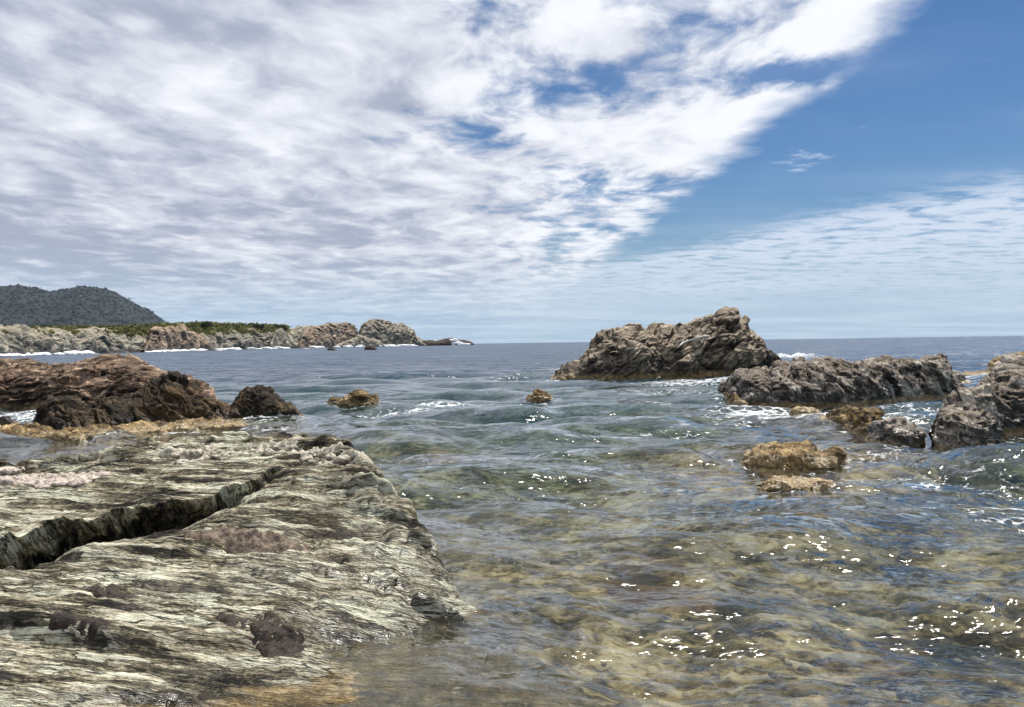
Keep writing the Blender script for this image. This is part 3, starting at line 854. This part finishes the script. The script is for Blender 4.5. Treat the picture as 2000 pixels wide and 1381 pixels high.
    rock('small_rock', 'small brown rock peeping out behind the right end of the long dark reef',
         [(1846, 744, 742), (1854, 744, 727), (1866, 744, 725), (1876, 744, 732), (1882, 744, 742)], 'black', 60, 26, 12, 0.8, 0.8, size=0.5, seed=44.0, foam=0.3)
    rock('small_rock', 'small yellow crusted rock in the foam at the foot of the long reef',
         [(1542, 807, 806), (1552, 809, 799), (1568, 810, 797), (1584, 810, 798), (1600, 809, 802), (1610, 808, 807)], 'ochre', 80, 26, 12, 0.4, 0.5, size=0.3, seed=47.0, foam=1.0)
    rock('small_rock', 'tan crusted stone at the left tip of the long dark reef', [(1404, 776, 775), (1412, 778, 768), (1424, 788, 768), (1436, 794, 772), (1452, 796, 784), (1462, 796, 795)], 'ochre', 70, 30, 12, 0.45, 0.5, size=0.3, seed=49.0)
    rock('boulder', 'barnacled dark boulder with a yellow left flank below the long reef',
         [(1592, 823, 821), (1606, 826, 814), (1626, 830, 810), (1638, 832, 800), (1656, 836, 796), (1672, 844, 801), (1684, 852, 808), (1700, 858, 808), (1712, 850, 810), (1720, 842, 836)], 'ochre', 150, 50, 20, 0.75, 0.8, size=0.4, seed=51.0, a=(.16, .1, .22, .05))
    rock('boulder', 'rounded grey boulder with a pale crusted rim, in the water below the barnacled boulder',
         [(1690, 862, 858), (1700, 868, 845), (1714, 874, 834), (1736, 880, 830), (1756, 884, 829), (1776, 884, 835), (1790, 880, 846), (1800, 872, 860), (1804, 868, 867)], 'black', 150, 56, 20, 0.7, 0.7, size=0.45, seed=54.0, a=(.10, .05, .14, .05), shape=(1, .9, 1, .8))
    rock('rock_outcrop', 'large dark grey rock running out of the frame at the right edge',
         [(1826, 850, 840), (1836, 858, 812), (1842, 860, 800), (1868, 862, 787), (1888, 860, 776), (1908, 858, 767), (1918, 856, 756), (1938, 853, 740), (1950, 851, 734), (1956, 850, 724), (1975, 849, 718), (2000, 847, 715), (2060, 846, 705), (2160, 845, 712), (2300, 845, 760)],
         'black', 360, 110, 30, 2.2, 2.0, (0.35, 0.5, 0.8), 0.7, 0.6, a=(0.13, 0.14, 0.13, 0.04), aniso=5.0, shape=(.85, .75, 1, .8), seed=57.0)
    rock('boulder', 'rounded wet grey boulder with a cream crusted foot against the right edge outcrop',
         [(1824, 868, 848), (1832, 878, 830), (1844, 884, 817), (1862, 888, 811), (1890, 890, 810), (1915, 889, 812), (1936, 886, 820), (1950, 880, 838), (1960, 868, 862)], 'black', 190, 64, 22, 0.7, 0.8, size=0.45, seed=60.0, a=(.10, .06, .14, .05), shape=(1, .85, 1, .8))
    rock('low_rock', 'low ochre rock awash with white foam behind it, nearest on the right side',
         [(1452, 902, 899), (1462, 906, 886), (1478, 910, 875), (1500, 914, 872), (1520, 915, 870), (1546, 916, 872), (1578, 916, 876), (1594, 916, 888), (1612, 916, 886), (1626, 914, 880), (1640, 910, 880), (1650, 906, 890), (1664, 903, 902)],
         'ochre', 260, 60, 22, 0.9, 0.7, size=0.4, seed=63.0, a=(.14, .1, .20, .06))
    rock('low_rock', 'thin ochre rock barely breaking the surface in front of the foamy ochre rock',
         [(1484, 953, 951), (1496, 957, 943), (1512, 959, 938), (1530, 960, 935), (1552, 958, 939), (1576, 952, 941), (1600, 948, 940), (1618, 946, 940), (1630, 945, 945)], 'ochre', 190, 40, 16, 0.45, 0.4, size=0.3, seed=66.0, a=(.16, .1, .22, .06))
    rock('low_rock', 'rusty weed-covered rock at the right edge close to the horizon',
         [(1928, 720, 719), (1940, 721, 709), (1950, 721, 700), (1970, 721, 698), (1984, 721, 694), (2000, 721, 691), (2060, 721, 688), (2140, 721, 715)], 'ochre', 140, 34, 14, 2.0, 2.0, size=0.9, seed=69.0)
    rock('low_rock', 'flat yellowish ledge in the water behind the right edge outcrop',
         [(1876, 735, 734), (1890, 736, 729), (1910, 736, 727), (1940, 736, 725), (1980, 736, 724), (2010, 736, 734)], 'ochre', 120, 26, 12, 1.2, 1.2, size=0.5, seed=72.0)
    rock('small_rock', 'tiny black rock in the channel right of the long reef', [(1876, 751, 750), (1884, 751, 746), (1893, 751, 745), (1902, 751, 749), (1906, 751, 751)], 'dark', 40, 18, 10, 0.4, 0.4, size=0.3, seed=75.0, foam=0.3)


def build_headland():
    D = ([-500, 0, 300, 500, 700, 820, 930], [230, 300, 430, 600, 780, 860, 930])

    def cliff(name, label, cols, mat, df, db, size, seed, n=(-0.5, 0.2, 0.84), shape=(0.8, 0.7, 1.0, 0.4), nc=300, nf=70, nb=20, kind=None, cat='rock', parent=None, off=0.0, a=(0.16, 0.10, 0.07, 0.02), foam=0.0):
        dist = (D[0], [q + off for q in D[1]])
        return rock(name, label, cols, mat, nc, nf, nb, df, db, n, size, foam, cat=None if kind else cat, a=a, aniso=4.0, seed=seed, shape=shape, dist=dist, skirt=3.0, depth=3.0, kind=kind, parent=parent, block=0.09)

    cliff('headland', 'low grey rocky headland running out from the left edge', [(-500, 697, 640), (-300, 696, 642), (0, 693, 643), (60, 693, 645), (122, 693, 644), (150, 693, 648), (182, 693, 643), (231, 692, 648), (259, 690, 655), (290, 690, 657), (330, 688, 654), (400, 687, 656),
                        (437, 685, 652), (490, 682, 646), (532, 680, 649), (546, 680, 647), (570, 679, 647), (595, 679, 637), (650, 678, 640), (690, 677, 655), (705, 677, 668), (712, 677, 676)], 'cliff', 14.0, 90.0, 11.0, 3.0, nc=620, nf=90, kind='structure')
    cliff('rock_outcrop', 'pinkish grey rounded outcrop on the cliff below the green scrub', [(282, 690, 684), (290, 690, 660), (296, 690, 648), (312, 689, 641), (335, 689, 640), (357, 689, 640), (372, 689, 650), (395, 688, 658), (410, 688, 672), (422, 688, 686)], 'cliff_pink', 9.0, 14.0, 8.0, 7.0, off=-8, nc=170)
    cliff('rock_outcrop', 'pale leaning rock slab on the headland cliff', [(528, 681, 676), (534, 681, 655), (540, 681, 645), (550, 681, 641), (558, 681, 648), (570, 681, 662), (584, 680, 677)], 'cliff', 8.0, 10.0, 5.0, 12.0, off=-10, nc=90, n=(0.8, 0.2, 0.5))
    cliff('rock_outcrop', 'orange-topped overhanging cliff block at the end of the headland', [(585, 679, 668), (596, 679, 646), (610, 679, 639), (640, 678, 636), (665, 678, 633), (684, 678, 632), (692, 678, 637), (696, 678, 648), (698, 678, 672)], 'cliff_pink', 12.0, 20.0, 11.0, 17.0, off=-6, nc=170, shape=(0.55, 0.8, 1, .5))
    cliff('rock_outcrop', 'low grey rock saddle joining the orange-topped cliff block to the domed sea stack', [(655, 679, 676), (670, 679, 668), (690, 679, 660), (702, 679, 655), (716, 678, 660), (740, 678, 664), (752, 678, 674)], 'cliff', 9.0, 10.0, 5.0, 19.0, off=-14, nc=110)
    cliff('sea_stack', 'domed grey sea stack with diagonal layers at the end of the headland', [(702, 677, 672), (706, 677, 655), (712, 677, 641), (722, 677, 632), (734, 677, 628), (745, 677, 629), (756, 677, 631), (770, 677, 632), (785, 677, 635), (797, 677, 641), (806, 677, 650), (811, 677, 658), (820, 677, 666), (832, 677, 674)],
          'cliff', 16.0, 18.0, 13.0, 23.0, nc=220, shape=(0.9, 0.7, 1, .8), a=(0.12, 0.2, 0.14, 0.03))
    cliff('rock_skerry', 'thin dark skerry trailing off the sea stack towards the horizon', [(800, 676, 670), (815, 676, 665), (835, 676, 665), (850, 676, 666), (865, 676, 664), (878, 676, 661), (890, 675, 663), (905, 674, 665), (918, 673, 667), (926, 673, 671)], 'dark', 10.0, 12.0, 5.0, 27.0, nc=160)
    for cols, lab, sd in (([(712, 684, 683), (716, 684, 678), (724, 684, 677), (732, 684, 679), (737, 684, 683)], 'small dark rock in the sea before the domed sea stack', 3.0),
                          ([(638, 685, 684), (644, 685, 681), (652, 685, 681), (658, 685, 684)], 'tiny dark rock in the sea before the orange-topped cliff block', 6.0)):
        rock('small_rock', lab, cols, 'dark', 50, 20, 10, 2.0, 2.0, size=1.5, seed=sd, foam=0.0)

    # scrub on the plateau: mounds of small leaf faces
    R = random.Random(11)
    nr = np.random.default_rng(4)

    def tuft(c, rad, k, leaf):
        d = nr.normal(size=(k, 3))
        d /= np.linalg.norm(d, axis=1)[:, None]
        d[:, 2] = np.abs(d[:, 2])
        p = np.array(c) + d * np.array(rad) * nr.uniform(0.55, 1.0, (k, 1))
        e1 = nr.normal(size=(k, 3)) * leaf
        e2 = nr.normal(size=(k, 3)) * leaf
        V = np.stack([p - e1, p + e2, p + e1 * 0.6 - e2 * 0.5], 1).reshape(-1, 3)
        return V

    def at(px, py, extra=0.0):
        r = np.interp(px, D[0], D[1]) + 16 + extra
        d = pix_dir(px, py)
        h = math.hypot(d[0], d[1])
        return np.array((d[0] / h * r, d[1] / h * r, EYE + d[2] / h * r))

    topx = [-200, 0, 60, 100, 160, 220, 250, 290, 330, 365, 400, 430, 480, 520, 540, 560, 575]
    topy = [639, 637, 638, 636, 636, 635, 634, 632, 629, 629, 626, 628, 630, 632, 631, 634, 640]
    boty = [650, 646, 647, 646, 646, 646, 648, 653, 645, 645, 650, 648, 645, 645, 643, 643, 643]
    Vs = []
    for i in range(1900):
        px = R.uniform(-200, 560)
        t, b = np.interp(px, topx, topy), np.interp(px, topx, boty)
        py = t + (b - t) * R.random() ** 0.9
        sz = np.interp(px, [0, 560], [1.0, 2.0]) * R.uniform(0.6, 1.5)
        c = at(px, py + 1.5, 40 * (b - py) / (b - t + 1e-6) - 8)
        Vs.append(tuft(c - np.array((0, 0, sz * 0.6)), (sz * 1.7, sz * 1.7, sz), 46, 0.16 * sz + 0.12))
    V = np.concatenate(Vs)
    make_object('scrub', V, np.arange(len(V)).reshape(-1, 3), MAT['scrub'], 'olive green scrub covering the top of the headland', None, None, 'stuff', smooth=False)
    for px, py, w, h, lab in ((546, 640, 15, 7, 'dark green shrub on the skyline left of the pale leaning slab'), (585, 641, 6, 5, 'round dark shrub near the orange-topped cliff block'), (505, 637, 11, 5, 'dark green bush on the skyline in the middle of the headland scrub'),
                              (402, 634, 14, 7, 'highest dark bush on the headland skyline')):
        c = at(px, py, 2)
        s = np.interp(px, D[0], D[1]) / FPX
        V = np.concatenate([tuft(c + np.array((R.uniform(-.5, .5) * w * s, 0, -h * s * .4)), (w * s * .6, w * s * .6, h * s), 260, 0.45) for _ in range(4)])
        ob = make_object('shrub', V, np.arange(len(V)).reshape(-1, 3), MAT['shrub_dark'], lab, 'shrub', 'dark shrubs on the headland', smooth=False)

    # mountain far behind, with its woods
    prof = [(-700, 600), (-400, 585), (-200, 575), (-60, 570), (0, 565), (42, 561), (70, 564), (98, 571), (119, 565), (154, 559), (175, 562), (224, 573), (245, 586), (273, 601), (297, 612), (320, 628), (336, 637), (352, 655), (372, 672)]
    prof = np.array(prof, float)
    nc, nf, nb = 300, 70, 16
    px = np.linspace(prof[0, 0], prof[-1, 0], nc)
    py = np.interp(px, prof[:, 0], prof[:, 1])
    G = np.zeros((nf + nb, nc, 3))
    for j in range(nc):
        d = pix_dir(px[j], py[j])
        h = math.hypot(d[0], d[1])
        rr = 3500.0
        zr = max(EYE + d[2] / h * rr, 1.0)
        dp = 900.0 * min(1, zr / 200 + 0.1)
        for i in range(nf + nb):
            if i < nf:
                u = i / (nf - 1)
                r, z = rr - dp * (1 - u), zr * (u ** 0.9) * (1.0) - 6 * (1 - u)
            else:
                u = (i - nf + 1) / nb
                r, z = rr + dp * u, zr * (1 - u) - 6 * u
            G[i, j] = (d[0] / h * r, d[1] / h * r, z)
    P = G.reshape(-1, 3)
    amp = sstep(P[:, 2], 0, 60)
    P[:, 2] += amp * (16 * fbm(P / 260.0, 4, ridged=True) - 4) * np.minimum(1, np.abs(P[:, 1] - 3500) / 200 + 0.15)
    make_object('mountain', P, grid_faces(nf + nb, nc), MAT['forest'], 'dark blue-green wooded mountain behind the headland', None, None, 'structure')
    trees = []
    idx = nr.choice(len(P), 9000)
    for q in P[idx]:
        if q[2] < 12:
            continue
        h = nr.uniform(3.5, 7)
        w = h * nr.uniform(.7, 1.2)
        a0 = nr.uniform(0, 6.28)
        ring = [(w * math.cos(a0 + k * 1.2566), w * math.sin(a0 + k * 1.2566), h * .25) for k in range(5)]
        trees.append(np.array([(0, 0, h)] + ring) + q + np.array((nr.uniform(-6, 6), nr.uniform(-6, 6), -1)))
    T = np.concatenate(trees)
    f = []
    for i in range(len(trees)):
        o = i * 6
        f += [(o, o + 1 + k, o + 1 + (k + 1) % 5) for k in range(5)]
    make_object('forest', T, np.array(f), MAT['forest'], 'dense dark woods covering the far mountain', None, None, 'stuff', smooth=False)

    # surf breaking along the foot of the cliffs
    parts = []
    R3 = random.Random(8)
    for p0, p1, n, hmax in ((-60, 95, 90, 1.0), (105, 182, 50, 1.2), (284, 330, 26, .7), (335, 405, 40, .9), (425, 470, 24, .9), (480, 560, 40, .9), (600, 640, 22, 1.0), (655, 705, 26, 1.0), (735, 815, 40, .9)):
        for i in range(int(n * 0.5)):
            px = R3.uniform(p0, p1)
            dd = np.interp(px, D[0], D[1]) - (13 if 280 < px < 425 or 520 < px < 590 or 650 < px < 720 else 7) - R3.uniform(0, 5)
            d = pix_dir(px, 690)
            q = math.hypot(d[0], d[1])
            hh = R3.uniform(0.25, 1.0) * hmax * dd / 420.0
            parts.append(blob_mesh((d[0] / q * dd, d[1] / q * dd, 0.1), (R3.uniform(.8, 2.6) * dd / 420.0, 1.2, hh), 12, 8, 0.8, 2.0, i * 1.9 + px))
    V, F = merge(parts)
    make_object('surf', V, F, MAT['spray'], 'broken white line of surf along the foot of the headland cliffs', None, None, 'stuff')

    # burst of spray on the skerry
    parts = []
    R2 = random.Random(5)
    dspray = 905.0
    for i in range(60):
        px = R2.gauss(886, 11)
        top = 673 - 10 * math.exp(-((px - 885) / 12) ** 2)
        d = pix_dir(px, R2.uniform(top, 675))
        h = math.hypot(d[0], d[1])
        c = np.array((d[0] / h * dspray, d[1] / h * dspray + R2.uniform(-4, 4), max(0.3, EYE + d[2] / h * dspray)))
        r = R2.uniform(0.6, 1.8)
        parts.append(blob_mesh(c, (r * 1.6, r, r), 12, 8, 0.8, 2.0, i * 2.2))
    V, F = merge(parts)
    make_object('sea_spray', V, F, MAT['spray'], 'white burst of spray breaking on the far skerry', None, None, 'stuff')


# ------------------------------------------------------------------ the sea
def build_sea():
    m, N = new_mat('sea_water')
    geo = N.node('ShaderNodeNewGeometry')
    P = geo.outputs['Position']
    at_d = N.node('ShaderNodeAttribute', {'attribute_name': 'depth'}).outputs['Fac']
    at_f = N.node('ShaderNodeAttribute', {'attribute_name': 'foam'}).outputs['Fac']
    at_r = N.node('ShaderNodeAttribute', {'attribute_name': 'far'}).outputs['Fac']
    half = (0.5, 0.5, 0.5)
    w = N.v('SCALE', N.v('SUBTRACT', N.noise(P, 0.25, 3, 0.5, color=True), half), scale=2.0)
    Q = N.v('ADD', P, w)
    n1 = N.v('SUBTRACT', N.noise(N.v('MULTIPLY', Q, (0.7, 1.5, 1)), 8.0, 3.0, 0.6, color=True), half)
    n2 = N.v('SUBTRACT', N.noise(N.v('MULTIPLY', Q, (0.6, 1.5, 1)), 1.3, 3.0, 0.5, color=True), half)
    n3 = N.v('SUBTRACT', N.noise(N.v('MULTIPLY', Q, (0.5, 1.2, 1)), 0.22, 4.0, 0.6, color=True), half)
    gust = N.lin(N.noise(N.v('MULTIPLY', P, (0.5, 1.0, 1)), 0.14, 4.0, 0.6), 0.3, 0.7, 0.55, 1.35)
    sl = N.v('ADD', N.v('SCALE', n1, scale=N.lin(at_r, 0, 1, 1.15, 1.1)), N.v('SCALE', n2, scale=N.lin(at_r, 0, 1, 1.2, 1.9)))
    sl = N.v('ADD', sl, N.v('SCALE', n3, scale=N.lin(at_r, 0, 1, 0.2, 1.5)))
    sx, sy, _ = N.sep(N.v('SCALE', sl, scale=gust))
    steep = N.m('SUBTRACT', N.m('MULTIPLY', N.m('ABSOLUTE', sy), -1.0), 0.10)      # wind waves: steep faces turned to the shore
    sy = N.m('ADD', N.m('MULTIPLY', sy, N.m('SUBTRACT', 1.0, at_r)), N.m('MULTIPLY', steep, at_r))
    sl = N.comb(sx, sy, 0.0)
    nor = N.v('NORMALIZE', N.v('ADD', geo.outputs['Normal'], sl))
    cosv = N.m('ABSOLUTE', N.v('DOT_PRODUCT', nor, geo.outputs['Incoming']))
    fr = N.m('ADD', 0.028, N.m('MULTIPLY', 0.972, N.m('POWER', N.m('SUBTRACT', 1.0, N.m('MINIMUM', cosv, 1.0)), 4.6)))
    murk = N.m('SUBTRACT', 1.0, N.m('POWER', 2.718, N.m('MULTIPLY', at_d, -0.26)))
    deep = N.mix(N.smooth(at_d, 0.8, 5.0), (0.015, 0.072, 0.095), (0.006, 0.034, 0.072))
    tint = N.mix(N.smooth(at_d, 0.0, 2.0), (0.97, 0.99, 0.97), (0.55, 0.80, 0.76))
    tr = N.node('ShaderNodeBsdfTransparent', None, {'Color': tint}).outputs[0]
    rf = N.node('ShaderNodeBsdfRefraction', None, {'Color': tint, 'IOR': 1.333, 'Roughness': 0.0, 'Normal': nor}).outputs[0]
    tr = N.shader_mix(0.4, tr, rf)
    df = N.node('ShaderNodeBsdfDiffuse', None, {'Color': deep}).outputs[0]
    body = N.shader_mix(murk, tr, df)
    gl = N.node('ShaderNodeBsdfGlossy', {'distribution': 'GGX'}, {'Color': (1, 1, 1, 1), 'Roughness': N.lin(at_r, 0, 1, 0.068, 0.14), 'Normal': nor}).outputs[0]
    wat = N.shader_mix(fr, body, gl)
    fn = N.noise(N.v('MULTIPLY', Q, (0.8, 1.3, 1)), 3.2, 7.0, 0.68)
    fv = N.voro(N.v('ADD', P, N.v('SCALE', N.v('SUBTRACT', N.noise(P, 3.0, 3, color=True), half), scale=0.5)), 3.0, 'DISTANCE_TO_EDGE')
    fm = N.m('ADD', N.m('ADD', N.m('MULTIPLY', fn, 0.9), N.m('MULTIPLY', at_f, 0.52)), N.m('MULTIPLY', N.smooth(fv, 0.12, 0.0), 0.2))
    fm = N.smooth(fm, 0.72, 0.92)
    fm = N.m('MULTIPLY', fm, N.smooth(at_f, 0.02, 0.25))
    fo = N.node('ShaderNodeBsdfDiffuse', None, {'Color': (0.74, 0.77, 0.78, 1)}).outputs[0]
    fin = N.shader_mix(N.m('MULTIPLY', fm, 0.9), wat, fo)
    out = N.node('ShaderNodeOutputMaterial')
    N.t.links.new(fin, out.inputs['Surface'])

    ncol = 760
    th = np.concatenate([np.linspace(-40, 40, ncol), np.linspace(46, 314, 46)]) * math.pi / 180
    pxs = np.linspace(760, 0.62, 560)                # rows of equal height at the eye
    rr = np.concatenate([[0.3, 1.2, 2.4], EYE * FPX / pxs])
    rr[-1] = 5200.0
    R_, T = np.meshgrid(rr, th, indexing='ij')
    x, y = (R_ * np.sin(T)).ravel(), (R_ * np.cos(T)).ravel()
    r = R_.ravel()
    drow = np.gradient(rr)
    drow[:3] = drow[3]
    dr = drow[:, None].repeat(len(th), 1).ravel()
    P = np.stack([x, y, np.zeros_like(x)], 1)
    depth = -bed_height(x, y)
    wr = np.random.default_rng(21)
    nw = 130
    lam = np.exp(wr.uniform(math.log(0.13), math.log(6.5), nw))
    ang = wr.normal(-math.pi / 2 - 0.25, 0.62, nw)
    k = 2 * math.pi / lam
    ph = wr.uniform(0, 6.283, nw)
    ka = 0.031 * wr.uniform(0.6, 1.4, nw)
    xw = (x + 0.5 * fbm(P * 0.3, 2)).astype(np.float32)
    yw = (y + 0.5 * fbm(P * 0.3 + 7, 2)).astype(np.float32)
    dr = dr.astype(np.float32)
    dx = np.zeros_like(xw)
    dy = np.zeros_like(xw)
    z = np.zeros_like(xw)
    near = np.interp(r, [0, 5, 10, 30, 120, 400], [0.5, 0.65, 0.95, 1.2, 2.2, 2.6])
    for i in range(nw):
        n = int((lam[i] / drow > 2.0).sum()) * len(th)      # rows fine enough to carry this wave
        A = (ka[i] / k[i] * sstep(lam[i] / dr[:n], 2.0, 4.5)).astype(np.float32)
        q = np.float32(k[i]) * (np.float32(math.cos(ang[i])) * xw[:n] + np.float32(math.sin(ang[i])) * yw[:n]) + np.float32(ph[i])
        s, c = np.sin(q), np.cos(q) * A
        z[:n] += A * s
        dx[:n] -= c * np.float32(math.cos(ang[i]))
        dy[:n] -= c * np.float32(math.sin(ang[i]))
    gust = 1 + 0.5 * fbm(P * np.array((0.12, 0.2, 1)), 3)
    z *= near * gust
    # long far swell, only crest heights matter there
    z += sstep(r, 60, 200) * 0.16 * fbm(np.stack([x * 0.05, y * 0.03, x * 0], 1), 3)
    # breaking wave beyond the islet
    foam = np.zeros_like(x)
    def hump(px, py, wx, wy, h, f):
        c = ground(px, py)
        e = np.exp(-((x - c[0]) / wx) ** 2 - ((y - c[1]) / wy) ** 2)
        n = 0.6 + 0.8 * fbm(np.stack([x * 3 / wx, y * 3 / wy, x * 0], 1), 3)
        return h * e * n, f * e
    for a in ((1545, 702, 2.4, 5.0, 0.8, .85), (1585, 700, 2.5, 5.0, 0.45, .6), (1560, 868, .42, .35, 0.10, 1.25), (865, 882, .8, .35, .10, 0), (1110, 905, 1.4, .5, .09, 0), (1050, 912, 1.2, .4, .06, 0), (830, 834, 1.2, .5, .1, .0),
              (1330, 822, .5, .4, .06, .7), (960, 940, 1.2, .45, .06, 0), (1180, 955, 1.6, .3, .05, 0), (330, 842, 1.2, .4, .08, .5)):
        h, f = hump(*a)
        z += h
        foam = np.maximum(foam, f)
    fp = 0
    for px, py, wx, wy, f in ((1100, 722, 1.8, 4.0, .6), (1180, 725, 2, 3, .35), (1350, 748, 4.0, 2.2, .62), (1430, 752, 2.0, 2.5, .6), (1290, 768, 4, 2, .35), (1480, 808, 1.6, 1.2, .75), (1560, 818, 1.6, .8, .62), (1420, 830, 1.2, .6, .4),
                              (860, 797, 1.7, .8, .62), (800, 806, 1.2, .6, .5), (700, 806, 1.2, .5, .5), (690, 760, 2.0, .8, .35), (460, 852, .8, .5, .6), (380, 862, .8, .4, .5), (560, 840, 1, .5, .45), (80, 818, 2.0, 1.5, .6), (470, 768, 1.5, 1.2, .5), (1250, 790, 2, 1, .4),
                              (1850, 745, 3, 3, .5), (1780, 830, 1.3, 1.5, .5), (1760, 800, 1.0, 1.0, .4), (1900, 738, 3, 2, .6), (1330, 822, .6, .4, .7), (1650, 870, 1.2, .5, .45), (1720, 895, 1.0, .4, .4), (1590, 866, .5, .35, 1.0), (1290, 845, 1.2, .4, .35),
                              (1850, 940, 1.6, 1.2, .36), (1950, 1000, 1.0, 1.0, .36), (1930, 900, 1, .6, .4), (1090, 790, 2.0, 1.0, .3), (1640, 720, 5, 9, .35), (1000, 742, 3, 3, .35)):
        c = ground(px, py)
        foam = np.maximum(foam, (0.8 if px > 1600 else 0.95) * f * np.exp(-((x - c[0]) / wx) ** 2 - ((y - c[1]) / wy) ** 2))
    for feet, st in FEET:
        lo, hi = feet.min(0) - 1.5, feet.max(0) + 1.5
        sel = np.where((x > lo[0]) & (x < hi[0]) & (y > lo[1]) & (y < hi[1]))[0]
        if not len(sel):
            continue
        best = np.full(len(sel), 1e9)
        for q in feet[::4]:
            best = np.minimum(best, (x[sel] - q[0]) ** 2 + (y[sel] - q[1]) ** 2)
        dd = np.sqrt(best)
        foam[sel] = np.maximum(foam[sel], st * 0.55 * np.exp(-(dd / 0.45) ** 2))
    # surf along the foot of the headland and open-sea whitecaps
    D = ([-500, 0, 300, 500, 700, 820, 930], [230, 300, 430, 600, 780, 860, 930])
    az = np.degrees(np.arctan2(x, y))
    paz = [math.degrees(math.atan2(pix_dir(a, 690)[0], pix_dir(a, 690)[1])) for a in D[0]]
    dh = np.interp(az, paz, D[1])
    surf = np.exp(-((r - dh + 9) / 8.0) ** 2) * (az < paz[-1] + .2) * sstep(fbm(np.stack([az * 1.3, az * 0, az * 0 + 3], 1), 3), -0.2, 0.25)
    foam = np.maximum(foam, 1.25 * surf)
    caps = sstep(fbm(np.stack([x * 0.12, y * 0.05, x * 0 + 9], 1), 4, 0.6), 0.50, 0.62) * sstep(r, 90, 200)
    foam = np.maximum(foam, 0.8 * caps)
    V = np.stack([x + dx * near, y + dy * near, z], 1)
    far = sstep(np.log(r), math.log(14), math.log(110))
    make_object('sea', V, grid_faces(len(rr), len(th), wrap=True), m, 'choppy blue-green sea, clear over the shallows', None, None, 'structure', origin=(0, 0, 0), attrs={'depth': depth, 'foam': foam, 'far': far})


def build_pebbles():
    R = random.Random(9)
    parts = []
    for i in range(120):
        px, py = R.uniform(600, 2050), R.uniform(1180, 1420)
        g = ground(px, py)
        z = float(bed_height(np.array([g[0]]), np.array([g[1]]))[0])
        s = R.uniform(0.012, 0.04) * (1.8 if R.random() < .12 else 1)
        parts.append(blob_mesh((g[0], g[1], z + s * .3), (s * R.uniform(1, 1.6), s, s * .7), 10, 7, 0.4, 1.4, i * 1.3, R.uniform(0, 3)))
    V, F = merge(parts)
    make_object('pebbles', V, F, MAT['pebble'], 'loose stones lying on the bed of the near shallows', None, None, 'stuff')


build_bed()
build_near()
build_rocks()
build_headland()
build_pebbles()
build_sea()


# ------------------------------------------------------------------ the air between the shore and the far mountain
def build_haze():
    m = bpy.data.materials.new('haze_air')
    m.use_nodes = True
    N = Nodes(m.node_tree)
    vol = N.node('ShaderNodeVolumePrincipled', None, {'Color': (0.62, 0.78, 1.0, 1), 'Density': 2.3e-5, 'Anisotropy': 0.0})
    out = N.node('ShaderNodeOutputMaterial')
    N.t.links.new(vol.outputs[0], out.inputs['Volume'])
    m.cycles.homogeneous_volume = True if hasattr(m.cycles, 'homogeneous_volume') else None
    b, t, e = -40.0, 330.0, 5600.0
    V = [(-e, -e, b), (e, -e, b), (e, e, b), (-e, e, b), (-e, -e, t), (e, -e, t), (e, e, t), (-e, e, t)]
    F = [(0, 3, 2, 1), (4, 5, 6, 7), (0, 1, 5, 4), (1, 2, 6, 5), (2, 3, 7, 6), (3, 0, 4, 7)]
    make_object('haze', V, F, m, 'thin blue sea air over the whole bay', None, None, 'stuff', smooth=False)


build_haze()
